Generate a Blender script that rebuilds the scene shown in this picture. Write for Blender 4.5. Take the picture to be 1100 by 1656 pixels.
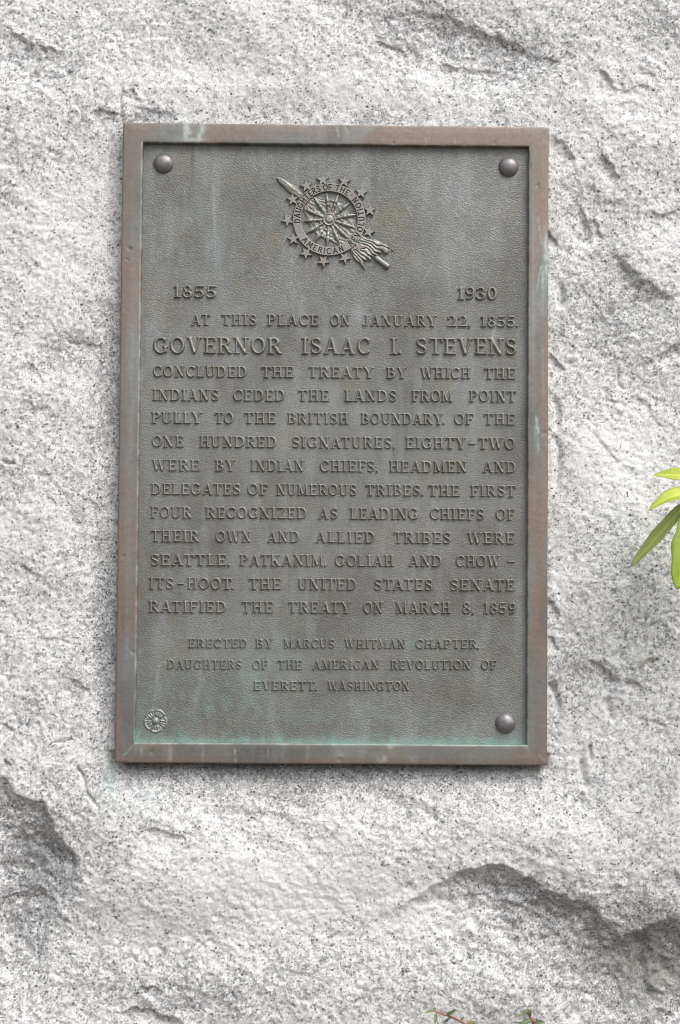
import bpy, math, random
import numpy as np
from mathutils import Matrix, Vector

sc = bpy.context.scene
for o in list(bpy.data.objects):
    bpy.data.objects.remove(o)
COL = sc.collection

# ------------------------------------------------------------------ camera
CAM = np.array([-0.01783, -2.38995, -0.19618])
RX, RY, RZ = 0.04044, 0.00785, -0.01151          # pitch, roll, yaw
FPX = 2727.27                                     # focal length in pixels of a 1100 x 1656 frame
FW = np.array([-math.sin(RZ)*math.cos(RX), math.cos(RZ)*math.cos(RX), math.sin(RX)])
_r = np.array([math.cos(RZ), math.sin(RZ), 0.0]); _u = np.cross(_r, FW)
RIGHT = _r*math.cos(RY) + _u*math.sin(RY)
UP = _u*math.cos(RY) - _r*math.sin(RY)
cd = bpy.data.cameras.new('camera')
cd.sensor_fit = 'VERTICAL'; cd.sensor_height = 36.0; cd.lens = FPX/1656*36
cd.clip_start = 0.05; cd.clip_end = 500
cam = bpy.data.objects.new('camera', cd); COL.objects.link(cam)
cam.matrix_world = Matrix([[RIGHT[i], UP[i], -FW[i], CAM[i]] for i in range(3)] + [[0, 0, 0, 1]])
sc.camera = cam
sc.render.engine = 'CYCLES'; sc.cycles.filter_width = 1.05

# ------------------------------------------------------------------ light: bright overcast, from above right
SUN_EL, SUN_AZ = math.radians(52), math.radians(38)   # azimuth measured from straight in front of the stone towards the right
w = bpy.data.worlds.new('World'); sc.world = w; w.use_nodes = True
nt = w.node_tree; bg = nt.nodes['Background']
sky = nt.nodes.new('ShaderNodeTexSky'); sky.sky_type = 'NISHITA'; sky.sun_disc = False
sky.sun_elevation = SUN_EL; sky.sun_rotation = math.pi - SUN_AZ
sky.dust_density = 4.0; sky.ozone_density = 0.6; sky.air_density = 1.0
hs_ = nt.nodes.new('ShaderNodeHueSaturation'); hs_.inputs['Saturation'].default_value = 0.34
nt.links.new(sky.outputs[0], hs_.inputs['Color']); nt.links.new(hs_.outputs[0], bg.inputs[0])
bg.inputs[1].default_value = 0.14
sd = bpy.data.lights.new('sun', 'SUN'); sd.energy = 1.05; sd.angle = math.radians(36); sd.color = (1.0, 0.985, 0.965)
sun = bpy.data.objects.new('sun', sd); COL.objects.link(sun)
sdir = Vector((math.sin(SUN_AZ)*math.cos(SUN_EL), -math.cos(SUN_AZ)*math.cos(SUN_EL), math.sin(SUN_EL)))
sun.rotation_euler = sdir.to_track_quat('Z', 'Y').to_euler()
sun.location = sdir*5
vs = sc.view_settings
vs.view_transform = 'Standard'; vs.look = 'None'; vs.gamma = 1; vs.use_curve_mapping = False
vs.exposure = 0.75

# ------------------------------------------------------------------ helpers
def at(px, py, Y=0.0):
    """point of the plane y = Y seen at a position of the 1100 x 1656 frame"""
    d = FW + RIGHT*((px-550)/FPX) + UP*((828-py)/FPX)
    p = CAM + d*((Y-CAM[1])/d[1])
    return p

def hash2(ix, iy, seed):
    h = (ix.astype(np.int64)*374761393 + iy.astype(np.int64)*668265263 + seed*974634777) & 0xffffffff
    h = ((h ^ (h >> 13))*1274126177) & 0xffffffff
    return h ^ (h >> 16)

def perlin(x, y, seed=0):
    ix = np.floor(x); iy = np.floor(y); fx = x-ix; fy = y-iy
    ux = fx*fx*fx*(fx*(fx*6-15)+10); uy = fy*fy*fy*(fy*(fy*6-15)+10)
    def g(dx, dy):
        a = hash2(ix+dx, iy+dy, seed).astype(np.float64)*(2*math.pi/4294967296.0)
        return np.cos(a)*(fx-dx)+np.sin(a)*(fy-dy)
    a = g(0, 0); b = g(1, 0); c = g(0, 1); d = g(1, 1)
    return (a+(b-a)*ux)*(1-uy)+(c+(d-c)*ux)*uy

def fbm(x, y, n, seed=0, gain=0.5, lac=2.03):
    s = 0; a = 1.0
    for i in range(n):
        s = s+a*perlin(x, y, seed+i*17); x = x*lac+3.1; y = y*lac-1.7; a *= gain
    return s

def scallop(x, y, seed, spread=0.35):
    """shallow bowls meeting in sharp ridges, as on split stone; 0..about 1"""
    ix = np.floor(x); iy = np.floor(y); best = np.full(x.shape, 9.0)
    for dx in (-1, 0, 1):
        for dy in (-1, 0, 1):
            hh = hash2(ix+dx, iy+dy, seed)
            cx = ix+dx+(hh & 1023)/1023.0; cy = iy+dy+((hh >> 10) & 1023)/1023.0; a = ((hh >> 20) & 1023)/1023.0*spread
            best = np.minimum(best, (x-cx)**2+(y-cy)**2+a)
    return best

def sstep(a, b, x):
    t = np.clip((x-a)/(b-a), 0, 1); return t*t*(3-2*t)

def mesh_obj(name, V, F, mat=None, parent=None, smooth=True, attr=None, loc=None):
    """one mesh object from world-space vertices; the origin goes to the parent's (or to loc)"""
    V = np.asarray(V, dtype=np.float64)
    off = np.zeros(3) if parent is None else np.array(WLOC[parent.name])
    org = off if loc is None else np.array(loc, float)
    me = bpy.data.meshes.new(name)
    V2 = V-org
    me.vertices.add(len(V2)); me.vertices.foreach_set('co', V2.astype(np.float32).ravel())
    if isinstance(F, np.ndarray):
        k = F.shape[1]; n = F.shape[0]
        me.loops.add(n*k); me.loops.foreach_set('vertex_index', F.astype(np.int32).ravel())
        me.polygons.add(n)
        me.polygons.foreach_set('loop_start', np.arange(0, n*k, k, dtype=np.int32))
        me.polygons.foreach_set('loop_total', np.full(n, k, dtype=np.int32))
    else:
        tot = [len(f) for f in F]; n = len(F)
        me.loops.add(sum(tot)); me.loops.foreach_set('vertex_index', np.array([i for f in F for i in f], dtype=np.int32))
        me.polygons.add(n)
        me.polygons.foreach_set('loop_start', np.concatenate([[0], np.cumsum(tot)[:-1]]).astype(np.int32))
        me.polygons.foreach_set('loop_total', np.array(tot, dtype=np.int32))
    me.update(calc_edges=True); me.validate()
    me.polygons.foreach_set('use_smooth', np.full(len(me.polygons), smooth))
    if attr is not None:
        for an, A in attr.items():
            at_ = me.attributes.new(an, 'FLOAT_COLOR', 'POINT')
            at_.data.foreach_set('color', np.asarray(A, dtype=np.float32).ravel())
    o = bpy.data.objects.new(name, me); COL.objects.link(o)
    if mat: me.materials.append(mat)
    if parent is not None:
        o.parent = parent
    o.location = org-off
    WLOC[o.name] = tuple(org)
    return o
WLOC = {}

def thing(name, label, cat, loc, group=None):
    o = bpy.data.objects.new(name, None); COL.objects.link(o); o.location = loc
    o['label'] = label; o['category'] = cat
    if group: o['group'] = group
    o.empty_display_size = 0.05
    WLOC[o.name] = tuple(loc)
    return o

def grid_faces(nx, ny, mask=None, flip=False):
    i, j = np.meshgrid(np.arange(nx-1), np.arange(ny-1), indexing='xy')
    a = (j*nx+i).ravel(); q = np.stack([a, a+1, a+1+nx, a+nx], -1)
    if mask is not None:
        m = mask.ravel(); q = q[m[q].any(axis=1)]
    if flip: q = q[:, ::-1]
    return q

def compact(V, F, attrs=None):
    used = np.zeros(len(V), bool); used[F.ravel()] = True
    idx = np.cumsum(used)-1
    if attrs is not None:
        return V[used], idx[F], {k: a[used] for k, a in attrs.items()}
    return V[used], idx[F]

# ------------------------------------------------------------------ materials
class NT:
    def __init__(s, name):
        s.m = bpy.data.materials.new(name); s.m.use_nodes = True
        s.t = s.m.node_tree; s.b = s.t.nodes['Principled BSDF']
    def n(s, typ, **kw):
        nd = s.t.nodes.new(typ)
        for k, v in kw.items():
            if k.startswith('i_'):
                key = k[2:]
                key = int(key) if key.isdigit() else key.replace('_', ' ')
                if isinstance(v, bpy.types.NodeSocket): s.t.links.new(v, nd.inputs[key])
                else: nd.inputs[key].default_value = v
            else: setattr(nd, k, v)
        return nd
    def l(s, a, b): s.t.links.new(a, b)
    def math(s, op, a, b=0.0, c=None, clamp=False):
        kw = {'i_0': a, 'i_1': b}
        if c is not None: kw['i_2'] = c
        return s.n('ShaderNodeMath', operation=op, use_clamp=clamp, **kw).outputs[0]
    def mix(s, f, a, b, blend='MIX'):
        nd = s.n('ShaderNodeMix', data_type='RGBA', blend_type=blend)
        for v, k in ((f, 0), (a, 6), (b, 7)):
            if isinstance(v, bpy.types.NodeSocket): s.l(v, nd.inputs[k])
            else: nd.inputs[k].default_value = v if k == 0 else (tuple(v)+(1,))[:4]
        return nd.outputs[2]
    def ramp(s, x, lo, hi, a=0.0, b=1.0):
        return s.n('ShaderNodeMapRange', i_0=x, i_1=lo, i_2=hi, i_3=a, i_4=b, interpolation_type='SMOOTHSTEP').outputs[0]
    def noise(s, vec, scale, detail=2, rough=0.5, dist=0.0, col=False):
        nd = s.n('ShaderNodeTexNoise', i_Vector=vec, i_Scale=scale, i_Detail=detail, i_Roughness=rough, i_Distortion=dist)
        return nd.outputs['Color' if col else 'Fac']
    def vor(s, vec, scale, out='Color', feature='F1', rnd=1.0):
        nd = s.n('ShaderNodeTexVoronoi', feature=feature, i_Vector=vec, i_Scale=scale, i_Randomness=rnd)
        return nd.outputs[out]
    def obj(s): return s.n('ShaderNodeTexCoord').outputs['Object']
    def mapping(s, vec, rot=(0, 0, 0), scale=(1, 1, 1), loc=(0, 0, 0)):
        return s.n('ShaderNodeMapping', i_Vector=vec, i_Rotation=rot, i_Scale=scale, i_Location=loc).outputs[0]
    def attr(s, name):
        a = s.n('ShaderNodeAttribute', attribute_name=name); sp = s.n('ShaderNodeSeparateColor', i_0=a.outputs['Color'])
        return sp.outputs
    def sepx(s, vec, k): return s.n('ShaderNodeSeparateXYZ', i_0=vec).outputs[k]
    def bump(s, h, strength, dist):
        nd = s.n('ShaderNodeBump', i_Strength=strength, i_Distance=dist, i_Height=h)
        s.l(nd.outputs[0], s.b.inputs['Normal']); return nd
    def set(s, **kw):
        for k, v in kw.items():
            key = k.replace('_', ' ')
            if isinstance(v, bpy.types.NodeSocket): s.l(v, s.b.inputs[key])
            else: s.b.inputs[key].default_value = v

def granite_material():
    M = NT('granite'); P = M.obj(); at_ = M.attr('rock'); dens_shade, warm, stain_shade = at_[0], at_[1], at_[2]
    wob = M.noise(P, 260, 2, 0.6, col=True)
    Pw = M.n('ShaderNodeVectorMath', operation='MULTIPLY_ADD', i_0=wob, i_1=(0.005, 0.005, 0.005), i_2=P).outputs[0]
    # feldspar and quartz grains
    c1 = M.sepx(M.vor(Pw, 330), 0); c2 = M.sepx(M.vor(Pw, 190), 1)
    cloud = M.noise(P, 9, 4, 0.6); cloud2 = M.noise(P, 38, 4, 0.62)
    dn = M.math('ADD', M.math('MULTIPLY', dens_shade, 0.85), M.math('MULTIPLY', M.math('SUBTRACT', cloud, 0.5), 0.65))
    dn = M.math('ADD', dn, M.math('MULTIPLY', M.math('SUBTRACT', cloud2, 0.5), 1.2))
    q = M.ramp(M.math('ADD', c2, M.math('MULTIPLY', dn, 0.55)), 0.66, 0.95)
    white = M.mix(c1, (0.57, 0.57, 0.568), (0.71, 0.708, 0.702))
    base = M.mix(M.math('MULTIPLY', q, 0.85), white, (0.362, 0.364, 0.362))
    # fine grey flecks
    f1 = M.noise(Pw, 420, 3, 0.66)
    fl = M.ramp(M.math('ADD', f1, M.math('MULTIPLY', dn, 0.13)), 0.55, 0.625)
    base = M.mix(M.math('MULTIPLY', fl, 0.78), base, (0.188, 0.19, 0.19))
    # hair-thin dark seams between grains
    ln = M.math('ABSOLUTE', M.math('SUBTRACT', M.noise(Pw, 120, 3, 0.6, 0.6), 0.5))
    sm = M.math('MULTIPLY', M.ramp(ln, 0.022, 0.004), M.ramp(M.math('ADD', M.noise(P, 70, 2, 0.5), M.math('MULTIPLY', dn, 0.16)), 0.50, 0.62))
    base = M.mix(M.math('MULTIPLY', sm, 0.75), base, (0.12, 0.12, 0.125))
    # biotite: small dark ragged flakes, some long
    vr = M.sepx(M.vor(Pw, 250), 2); vd = M.vor(Pw, 250, 'Distance')
    thr = M.math('ADD', 0.845, M.math('MULTIPLY', dn, -0.22))
    k1 = M.math('MULTIPLY', M.ramp(M.math('SUBTRACT', vr, thr), 0.0, 0.03), M.ramp(vd, 0.48, 0.32))
    ang = M.n('ShaderNodeVectorMath', operation='MULTIPLY_ADD', i_0=M.noise(P, 60, 1, col=True), i_1=(0.03, 0.03, 0.03), i_2=P).outputs[0]
    Pr = M.mapping(ang, rot=(0, 0.9, 0), scale=(1.0, 1.0, 2.4))
    vr2 = M.sepx(M.vor(Pr, 175), 1); vd2 = M.vor(Pr, 175, 'Distance')
    k2 = M.math('MULTIPLY', M.ramp(M.math('SUBTRACT', vr2, M.math('ADD', thr, 0.03)), 0.0, 0.02), M.ramp(vd2, 0.40, 0.2))
    Pr3 = M.mapping(ang, rot=(0, -0.5, 0), scale=(2.2, 1.0, 1.0))
    vr3 = M.sepx(M.vor(Pr3, 190), 0); vd3 = M.vor(Pr3, 190, 'Distance')
    k3 = M.math('MULTIPLY', M.ramp(M.math('SUBTRACT', vr3, M.math('ADD', thr, 0.02)), 0.0, 0.02), M.ramp(vd3, 0.40, 0.2))
    k = M.math('MAXIMUM', k1, M.math('MAXIMUM', k2, k3))
    base = M.mix(M.math('MULTIPLY', k, M.ramp(M.noise(P, 90, 2, 0.5), 0.35, 0.65, 0.55, 0.95)), base, (0.055, 0.056, 0.062))
    # rusty / lichen tint and run-off streaks mixed with painted shade
    base = M.mix(M.math('MULTIPLY', warm, 0.42), base, (0.42, 0.38, 0.24))
    base = M.mix(M.math('MULTIPLY', stain_shade, M.math('ADD', 0.35, M.math('MULTIPLY', f1, 0.5))), base, (0.16, 0.165, 0.15))
    vdg = M.n('ShaderNodeAttribute', attribute_name='rock').outputs['Alpha']
    base = M.mix(M.math('MULTIPLY', vdg, 0.35), base, (0.42, 0.60, 0.58))
    h = M.math('ADD', M.math('MULTIPLY', M.noise(P, 330, 4, 0.65), 1.0), M.math('MULTIPLY', M.noise(P, 900, 2, 0.6), 0.4))
    M.bump(h, 0.4, 0.0022)
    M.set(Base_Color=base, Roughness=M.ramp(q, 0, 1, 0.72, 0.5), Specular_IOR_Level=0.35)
    return M.m

def bronze_material(name, field=False, relief=False, bright=1.0, tint=(1, 1, 1), wash=(0.30, 0.345, 0.345)):
    """weathered bronze; the 'patina' attribute holds verdigris, pale wash, brown and dark grime shapes"""
    M = NT(name); P = M.obj(); a = M.attr('patina'); ver, pale, brn = a[0], a[1], a[2]
    grime = M.n('ShaderNodeAttribute', attribute_name='patina').outputs['Alpha']
    c = lambda r, g, b: (r*1.36*bright*tint[0], g*1.36*bright*tint[1], b*1.38*bright*tint[2])
    n1 = M.noise(P, 7, 5, 0.62); n2 = M.noise(M.mapping(P, scale=(1, 1, 0.22)), 30, 4, 0.6); n3 = M.noise(P, 140, 3, 0.6)
    base = M.mix(M.ramp(n1, 0.35, 0.65), c(0.098, 0.096, 0.086), c(0.142, 0.145, 0.137))
    base = M.mix(M.ramp(n2, 0.48, 0.72, 0, 0.7), base, c(0.175, 0.183, 0.18))
    base = M.mix(M.ramp(M.noise(P, 16, 4, 0.65), 0.52, 0.72, 0, 0.45), base, c(0.15, 0.13, 0.088))
    base = M.mix(brn, base, c(0.170, 0.126, 0.102))
    base = M.mix(M.math('MULTIPLY', pale, M.ramp(n3, 0.25, 0.6, 0.35, 1.0)), base, wash)
    base = M.mix(M.math('MULTIPLY', ver, M.ramp(n3, 0.3, 0.6, 0.5, 1.0)), base, (0.19, 0.33, 0.285))
    base = M.mix(grime, base, (0.03, 0.03, 0.028))
    base = M.mix(M.ramp(n3, 0.3, 0.7, 0.0, 0.22), base, c(0.07, 0.07, 0.065))
    sp = M.ramp(M.noise(P, 420, 1, 0.5), 0.74, 0.80, 0, 0.5)
    base = M.mix(sp, base, (0.42, 0.44, 0.42))
    met = M.math('SUBTRACT', 0.55, M.math('MULTIPLY', M.math('MAXIMUM', ver, pale), 0.5), clamp=True)
    M.set(Base_Color=base, Metallic=met if not field else M.math('MULTIPLY', met, 0.7), Roughness=M.ramp(n3, 0.3, 0.7, 0.40, 0.55) if not field else M.ramp(n3, 0.3, 0.7, 0.46, 0.6), Specular_IOR_Level=0.45)
    if field:
        Pd = M.n('ShaderNodeVectorMath', operation='MULTIPLY_ADD', i_0=M.noise(P, 150, 2, col=True), i_1=(0.0045, 0.0045, 0.0045), i_2=P).outputs[0]
        Pm = M.mapping(Pd, rot=(0, -0.62, 0), scale=(0.62, 1, 1.25))
        h = M.noise(Pm, 600, 1, 0.5)
        M.bump(M.ramp(h, 0.3, 0.7), 0.4, 0.0008)
    else:
        M.bump(M.noise(P, 200, 4, 0.6), 0.22 if not relief else 0.3, 0.0012)
    return M.m

def bolt_material():
    M = NT('bolt_bronze'); P = M.obj(); n = M.noise(P, 120, 4, 0.6); n2 = M.noise(P, 500, 2, 0.6)
    base = M.mix(M.ramp(n, 0.35, 0.65), (0.165, 0.15, 0.155), (0.23, 0.213, 0.22))
    base = M.mix(M.ramp(n2, 0.62, 0.75, 0, 0.4), base, (0.06, 0.05, 0.05))
    M.set(Base_Color=base, Metallic=0.5, Roughness=M.ramp(n2, 0.3, 0.7, 0.36, 0.5))
    M.bump(n2, 0.15, 0.0006)
    return M.m

def leaf_material(name, c1, c2, rough=0.4):
    M = NT(name); P = M.obj(); n = M.noise(P, 45, 3, 0.6)
    a = M.attr('leafuv')                                   # r: across, g: along, b: vein
    base = M.mix(M.ramp(n, 0.3, 0.7), c1, c2)
    base = M.mix(M.math('MULTIPLY', a[2], 0.5), base, tuple(min(1, x*1.5+.02) for x in c2))
    M.set(Base_Color=base, Roughness=rough, Specular_IOR_Level=0.4)
    v = M.math('ADD', M.math('MULTIPLY', a[2], 1.0), M.math('MULTIPLY', n, 0.4))
    M.bump(v, 0.25, 0.002)
    tr = M.n('ShaderNodeBsdfTranslucent'); M.l(base, tr.inputs[0])
    mx = M.n('ShaderNodeMixShader', i_0=0.3); M.l(M.b.outputs[0], mx.inputs[1]); M.l(tr.outputs[0], mx.inputs[2])
    M.l(mx.outputs[0], M.t.nodes['Material Output'].inputs[0])
    return M.m

def plain_material(name, c1, c2, scale, rough=0.7, bump=0.3, bd=0.002):
    M = NT(name); P = M.obj(); n = M.noise(P, scale, 5, 0.65)
    M.set(Base_Color=M.mix(M.ramp(n, 0.3, 0.7), c1, c2), Roughness=rough)
    M.bump(n, bump, bd); return M.m

GRANITE = granite_material()
FIELD = bronze_material('bronze_field', field=True)
FRAME = bronze_material('bronze_frame', bright=1.06, wash=(0.46, 0.50, 0.49))
RELIEF = bronze_material('bronze_relief', relief=True, bright=1.34, tint=(1.0, 0.985, 0.95))
EMBLEM = bronze_material('bronze_emblem', relief=True, bright=1.36, tint=(1.02, 0.985, 0.965))
BOLT = bolt_material()
SOIL = plain_material('soil', (0.06, 0.045, 0.032), (0.17, 0.14, 0.11), 14, 0.95, 0.8, 0.03)
LEAF_Y = leaf_material('leaf_young', (0.38, 0.49, 0.07), (0.50, 0.56, 0.09))
LEAF_G = leaf_material('leaf_green', (0.30, 0.43, 0.06), (0.40, 0.52, 0.08))
LEAF_D = leaf_material('leaf_dull', (0.38, 0.46, 0.15), (0.46, 0.54, 0.17), 0.55)
LEAF_S = leaf_material('leaf_sprig', (0.10, 0.15, 0.07), (0.17, 0.22, 0.10))
STEM_R = plain_material('stem_red', (0.20, 0.07, 0.06), (0.28, 0.12, 0.08), 60, 0.5, 0.2)
STEM_B = plain_material('stem_bark', (0.12, 0.09, 0.06), (0.22, 0.18, 0.12), 60, 0.8, 0.6)

# ------------------------------------------------------------------ ground
GZ = -1.22
gx = np.linspace(-30, 30, 2); 
def build_ground():
    xs = np.concatenate([np.linspace(-40, -2.5, 12), np.linspace(-2.2, 2.2, 120), np.linspace(2.5, 40, 12)])
    ys = np.concatenate([np.linspace(-40, -3, 12), np.linspace(-2.8, 1.2, 110), np.linspace(1.5, 40, 10)])
    X, Y = np.meshgrid(xs, ys)
    Z = GZ + 0.03*fbm(X*1.3, Y*1.3, 4, 5) + 0.012*fbm(X*9, Y*9, 3, 8)
    V = np.stack([X, Y, Z], -1).reshape(-1, 3)
    o = mesh_obj('ground', V, grid_faces(len(xs), len(ys)), SOIL); o['kind'] = 'structure'
build_ground()

# ------------------------------------------------------------------ granite boulder
def seg_field(X, Z, pts):
    """distance to a polyline, side (+ on its right-hand side walking along it) and position along it 0..1"""
    best = np.full(X.shape, 1e9); side = np.zeros(X.shape); tt = np.zeros(X.shape)
    L = [0]
    for i in range(len(pts)-1): L.append(L[-1]+math.dist(pts[i], pts[i+1]))
    for i in range(len(pts)-1):
        (ax, az), (bx, bz) = pts[i], pts[i+1]
        dx, dz = bx-ax, bz-az; l2 = dx*dx+dz*dz
        t = np.clip(((X-ax)*dx+(Z-az)*dz)/l2, 0, 1)
        ex = X-ax-t*dx; ez = Z-az-t*dz; d = np.hypot(ex, ez)
        m = d < best-1e-9
        best = np.where(m, d, best)
        side = np.where(m, np.sign((X-ax)*dz-(Z-az)*dx), side)
        tt = np.where(m, (L[i]+t*math.sqrt(l2))/L[-1], tt)
    return best, side, tt

def smooth_poly(pts, n=6):
    P = np.array(pts, float); out = []
    for i in range(len(P)-1):
        p0 = P[max(i-1, 0)]; p1 = P[i]; p2 = P[i+1]; p3 = P[min(i+2, len(P)-1)]
        for k in range(n):
            t = k/n
            out.append(0.5*((2*p1)+(-p0+p2)*t+(2*p0-5*p1+4*p2-p3)*t*t+(-p0+3*p1-3*p2+p3)*t**3))
    out.append(P[-1]); return [tuple(q) for q in out]

def pxs(l, smooth=True):
    q = [(at(x, y, 0.015)[0], at(x, y, 0.015)[2]) for x, y in l]
    return smooth_poly(q, 5) if smooth and len(q) > 2 else q

# ledges: the stone to the right of the walking direction (below, walking left to right) drops back by depth, then comes out again over fall
LEDGES = [
    ([(560, 1490), (640, 1468), (700, 1432), (745, 1405), (790, 1394), (840, 1408), (880, 1436), (930, 1455), (985, 1492), (1018, 1512), (1060, 1495), (1100, 1478), (1160, 1470)], 0.028, 0.036, 0.120, 0.36),
    ([(1012, 1512), (1040, 1503), (1075, 1490), (1110, 1480), (1200, 1470)], 0.016, 0.06, 0.22, 0.08),
    ([(-60, 1225), (0, 1258), (30, 1280), (70, 1305), (100, 1352), (122, 1384), (128, 1420), (150, 1450)], 0.020, 0.036, 0.14, 0.25),
    ([(120, 1405), (165, 1440), (220, 1475), (290, 1500), (370, 1506), (440, 1500), (510, 1482)], 0.005, 0.060, 0.09, 0.4),
    ([(60, 1400), (82, 1440), (75, 1500), (62, 1560), (30, 1640)], 0.008, 0.03, 0.07, 0.3),
    ([(185, 1640), (215, 1632), (260, 1640), (300, 1655)], 0.012, 0.006, 0.03, 0.2),
    ([(222, 1602), (238, 1594), (262, 1604)], 0.007, 0.004, 0.015, 0.3),
    ([(222, 1340), (250, 1336), (285, 1346), (312, 1362)], 0.008, 0.005, 0.022, 0.3),
    ([(968, 105), (985, 118), (998, 150)], 0.008, 0.004, 0.02, 0.3),
    ([(968, 243), (985, 262), (1000, 280), (1014, 291)], 0.010, 0.004, 0.020, 0.3),
    ([(885, 210), (905, 225), (925, 248), (935, 280)], 0.010, 0.009, 0.03, 0.3),
    ([(936, 318), (950, 345), (955, 375), (953, 410)], 0.011, 0.009, 0.022, 0.3),
    ([(965, 345), (972, 365), (980, 385)], 0.007, 0.004, 0.015, 0.3),
    ([(888, 365), (898, 385), (908, 400)], 0.008, 0.004, 0.015, 0.3),
    ([(890, 565), (905, 585), (917, 606)], 0.009, 0.005, 0.016, 0.3),
    ([(885, 960), (900, 980), (915, 1000)], 0.008, 0.005, 0.016, 0.3),
    ([(888, 1025), (900, 1035), (907, 1052)], 0.008, 0.004, 0.016, 0.3),
    ([(958, 1060), (980, 1080), (1000, 1095), (1012, 1112)], 0.011, 0.006, 0.026, 0.3),
    ([(1010, 1095), (1030, 1105), (1045, 1120)], 0.008, 0.005, 0.02, 0.3),
    ([(1035, 1075), (1052, 1062), (1070, 1064)], 0.010, 0.004, 0.014, 0.3),
    ([(985, 395), (1020, 430), (1060, 465), (1110, 480)], 0.012, 0.012, 0.06, 0.3),
    ([(1040, 335), (1065, 345), (1100, 342)], 0.007, 0.005, 0.022, 0.3),
    ([(600, 60), (640, 75), (660, 85)], 0.008, 0.006, 0.02, 0.3),
    ([(640, 10), (720, 20), (800, 55), (860, 75), (900, 95)], 0.012, 0.016, 0.06, 0.3),
    ([(690, 95), (740, 105), (790, 110), (830, 108)], 0.009, 0.010, 0.05, 0.3),
    ([(880, 93), (902, 96), (918, 80)], 0.008, 0.003, 0.012, 0.3),
    ([(1030, 108), (1045, 116), (1062, 128)], 0.004, 0.003, 0.010, 0.3),
    ([(140, 182), (165, 176), (200, 186)], 0.007, 0.004, 0.018, 0.3),
    ([(195, 140), (215, 141), (235, 160)], 0.007, 0.003, 0.016, 0.3),
    ([(-30, 30), (40, 60), (90, 80), (150, 90)], 0.012, 0.02, 0.07, 0.4),
    ([(200, 160), (240, 172), (300, 186)], 0.005, 0.008, 0.03, 0.4),
    ([(100, 540), (130, 552), (165, 560)], 0.005, 0.006, 0.03, 0.4),
    ([(30, 640), (60, 655), (90, 662)], 0.005, 0.006, 0.02, 0.4),
    ([(25, 905), (45, 915), (60, 925)], 0.009, 0.005, 0.02, 0.4),
    ([(60, 1030), (95, 1032), (120, 1043)], 0.004, 0.003, 0.016, 0.4),
    ([(95, 1080), (125, 1100), (165, 1140)], 0.006, 0.012, 0.05, 0.4),
    ([(0, 1170), (12, 1176), (25, 1188)], 0.008, 0.004, 0.02, 0.4),
    ([(0, 1228), (10, 1232), (18, 1244)], 0.010, 0.004, 0.02, 0.4),
    ([(300, 1290), (400, 1300), (500, 1330), (600, 1350)], 0.006, 0.02, 0.09, 0.4),
    ([(560, 1260), (640, 1280), (700, 1310), (735, 1350)], 0.007, 0.014, 0.06, 0.4),
    ([(1090, 1400), (1098, 1420), (1110, 1440)], 0.010, 0.005, 0.02, 0.4),
    ([(960, 1520), (980, 1560), (1010, 1600), (1030, 1660)], 0.012, 0.018, 0.06, 0.4),
]
GROOVES = [
    ([(940, 1226), (943, 1250), (946, 1275)], 0.009, 0.0045), ([(941, 1280), (938, 1300), (942, 1312)], 0.005, 0.003),
    ([(952, 1205), (955, 1220), (956, 1232)], 0.006, 0.0025), ([(980, 1125), (986, 1150), (990, 1170)], 0.005, 0.005),
    ([(122, 1235), (135, 1260), (142, 1285), (160, 1310)], 0.004, 0.0022), ([(240, 25), (242, 50), (245, 78)], 0.002, 0.0015),
    ([(195, 128), (194, 165), (197, 200)], 0.004, 0.003), ([(1000, 590), (1001, 615), (1010, 628), (1024, 626)], 0.003, 0.002),
    ([(85, 1200), (100, 1202), (118, 1196)], 0.003, 0.0018), ([(905, 455), (908, 480), (906, 500)], 0.006, 0.005),
    ([(897, 640), (903, 670), (898, 700)], 0.006, 0.005), ([(895, 700), (905, 740), (897, 800)], 0.005, 0.005),
    ([(0, 742), (10, 749), (25, 748)], 0.004, 0.0018), ([(105, 548), (118, 556), (130, 556), (137, 545)], 0.0025, 0.0016),
    ([(1100, 560), (1085, 575), (1060, 585)], 0.008, 0.008), ([(890, 1100), (900, 1130), (903, 1160)], 0.008, 0.006),
    ([(175, 480), (172, 600), (168, 760)], 0.006, 0.012), ([(165, 850), (160, 1000), (158, 1180)], 0.007, 0.014),
    ([(176, 200), (180, 330), (178, 480)], 0.006, 0.012),
]
BUMPS = [   # centre, radii, turn, height
    (640, 1340, 330, 110, -0.1, 0.014), (330, 1420, 210, 75, -0.15, 0.014), (930, 1380, 130, 90, 0.5, 0.016),
    (1040, 1570, 110, 80, 0.0, -0.020), (60, 1480, 75, 150, 0.0, -0.012), (820, 1600, 200, 70, 0.0, 0.014),
    (1030, 250, 90, 160, 0.2, 0.010), (1060, 420, 70, 60, 0, 0.008), (60, 820, 120, 260, 0.0, 0.006), (40, 200, 130, 110, 0, 0.008),
    (480, 70, 170, 70, 0.3, 0.008), (760, 70, 120, 70, 0.3, -0.010), (960, 590, 50, 110, 0.4, -0.006), (930, 730, 60, 130, 0, 0.006),
    (950, 1000, 60, 90, 0.3, 0.008), (930, 480, 40, 60, 0.5, 0.006), (200, 1320, 100, 60, 0.2, 0.006), (430, 1600, 200, 60, 0, 0.006),
    (400, 150, 200, 30, 0, 0.005), (1050, 920, 70, 90, 0, 0.006),
]
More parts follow.
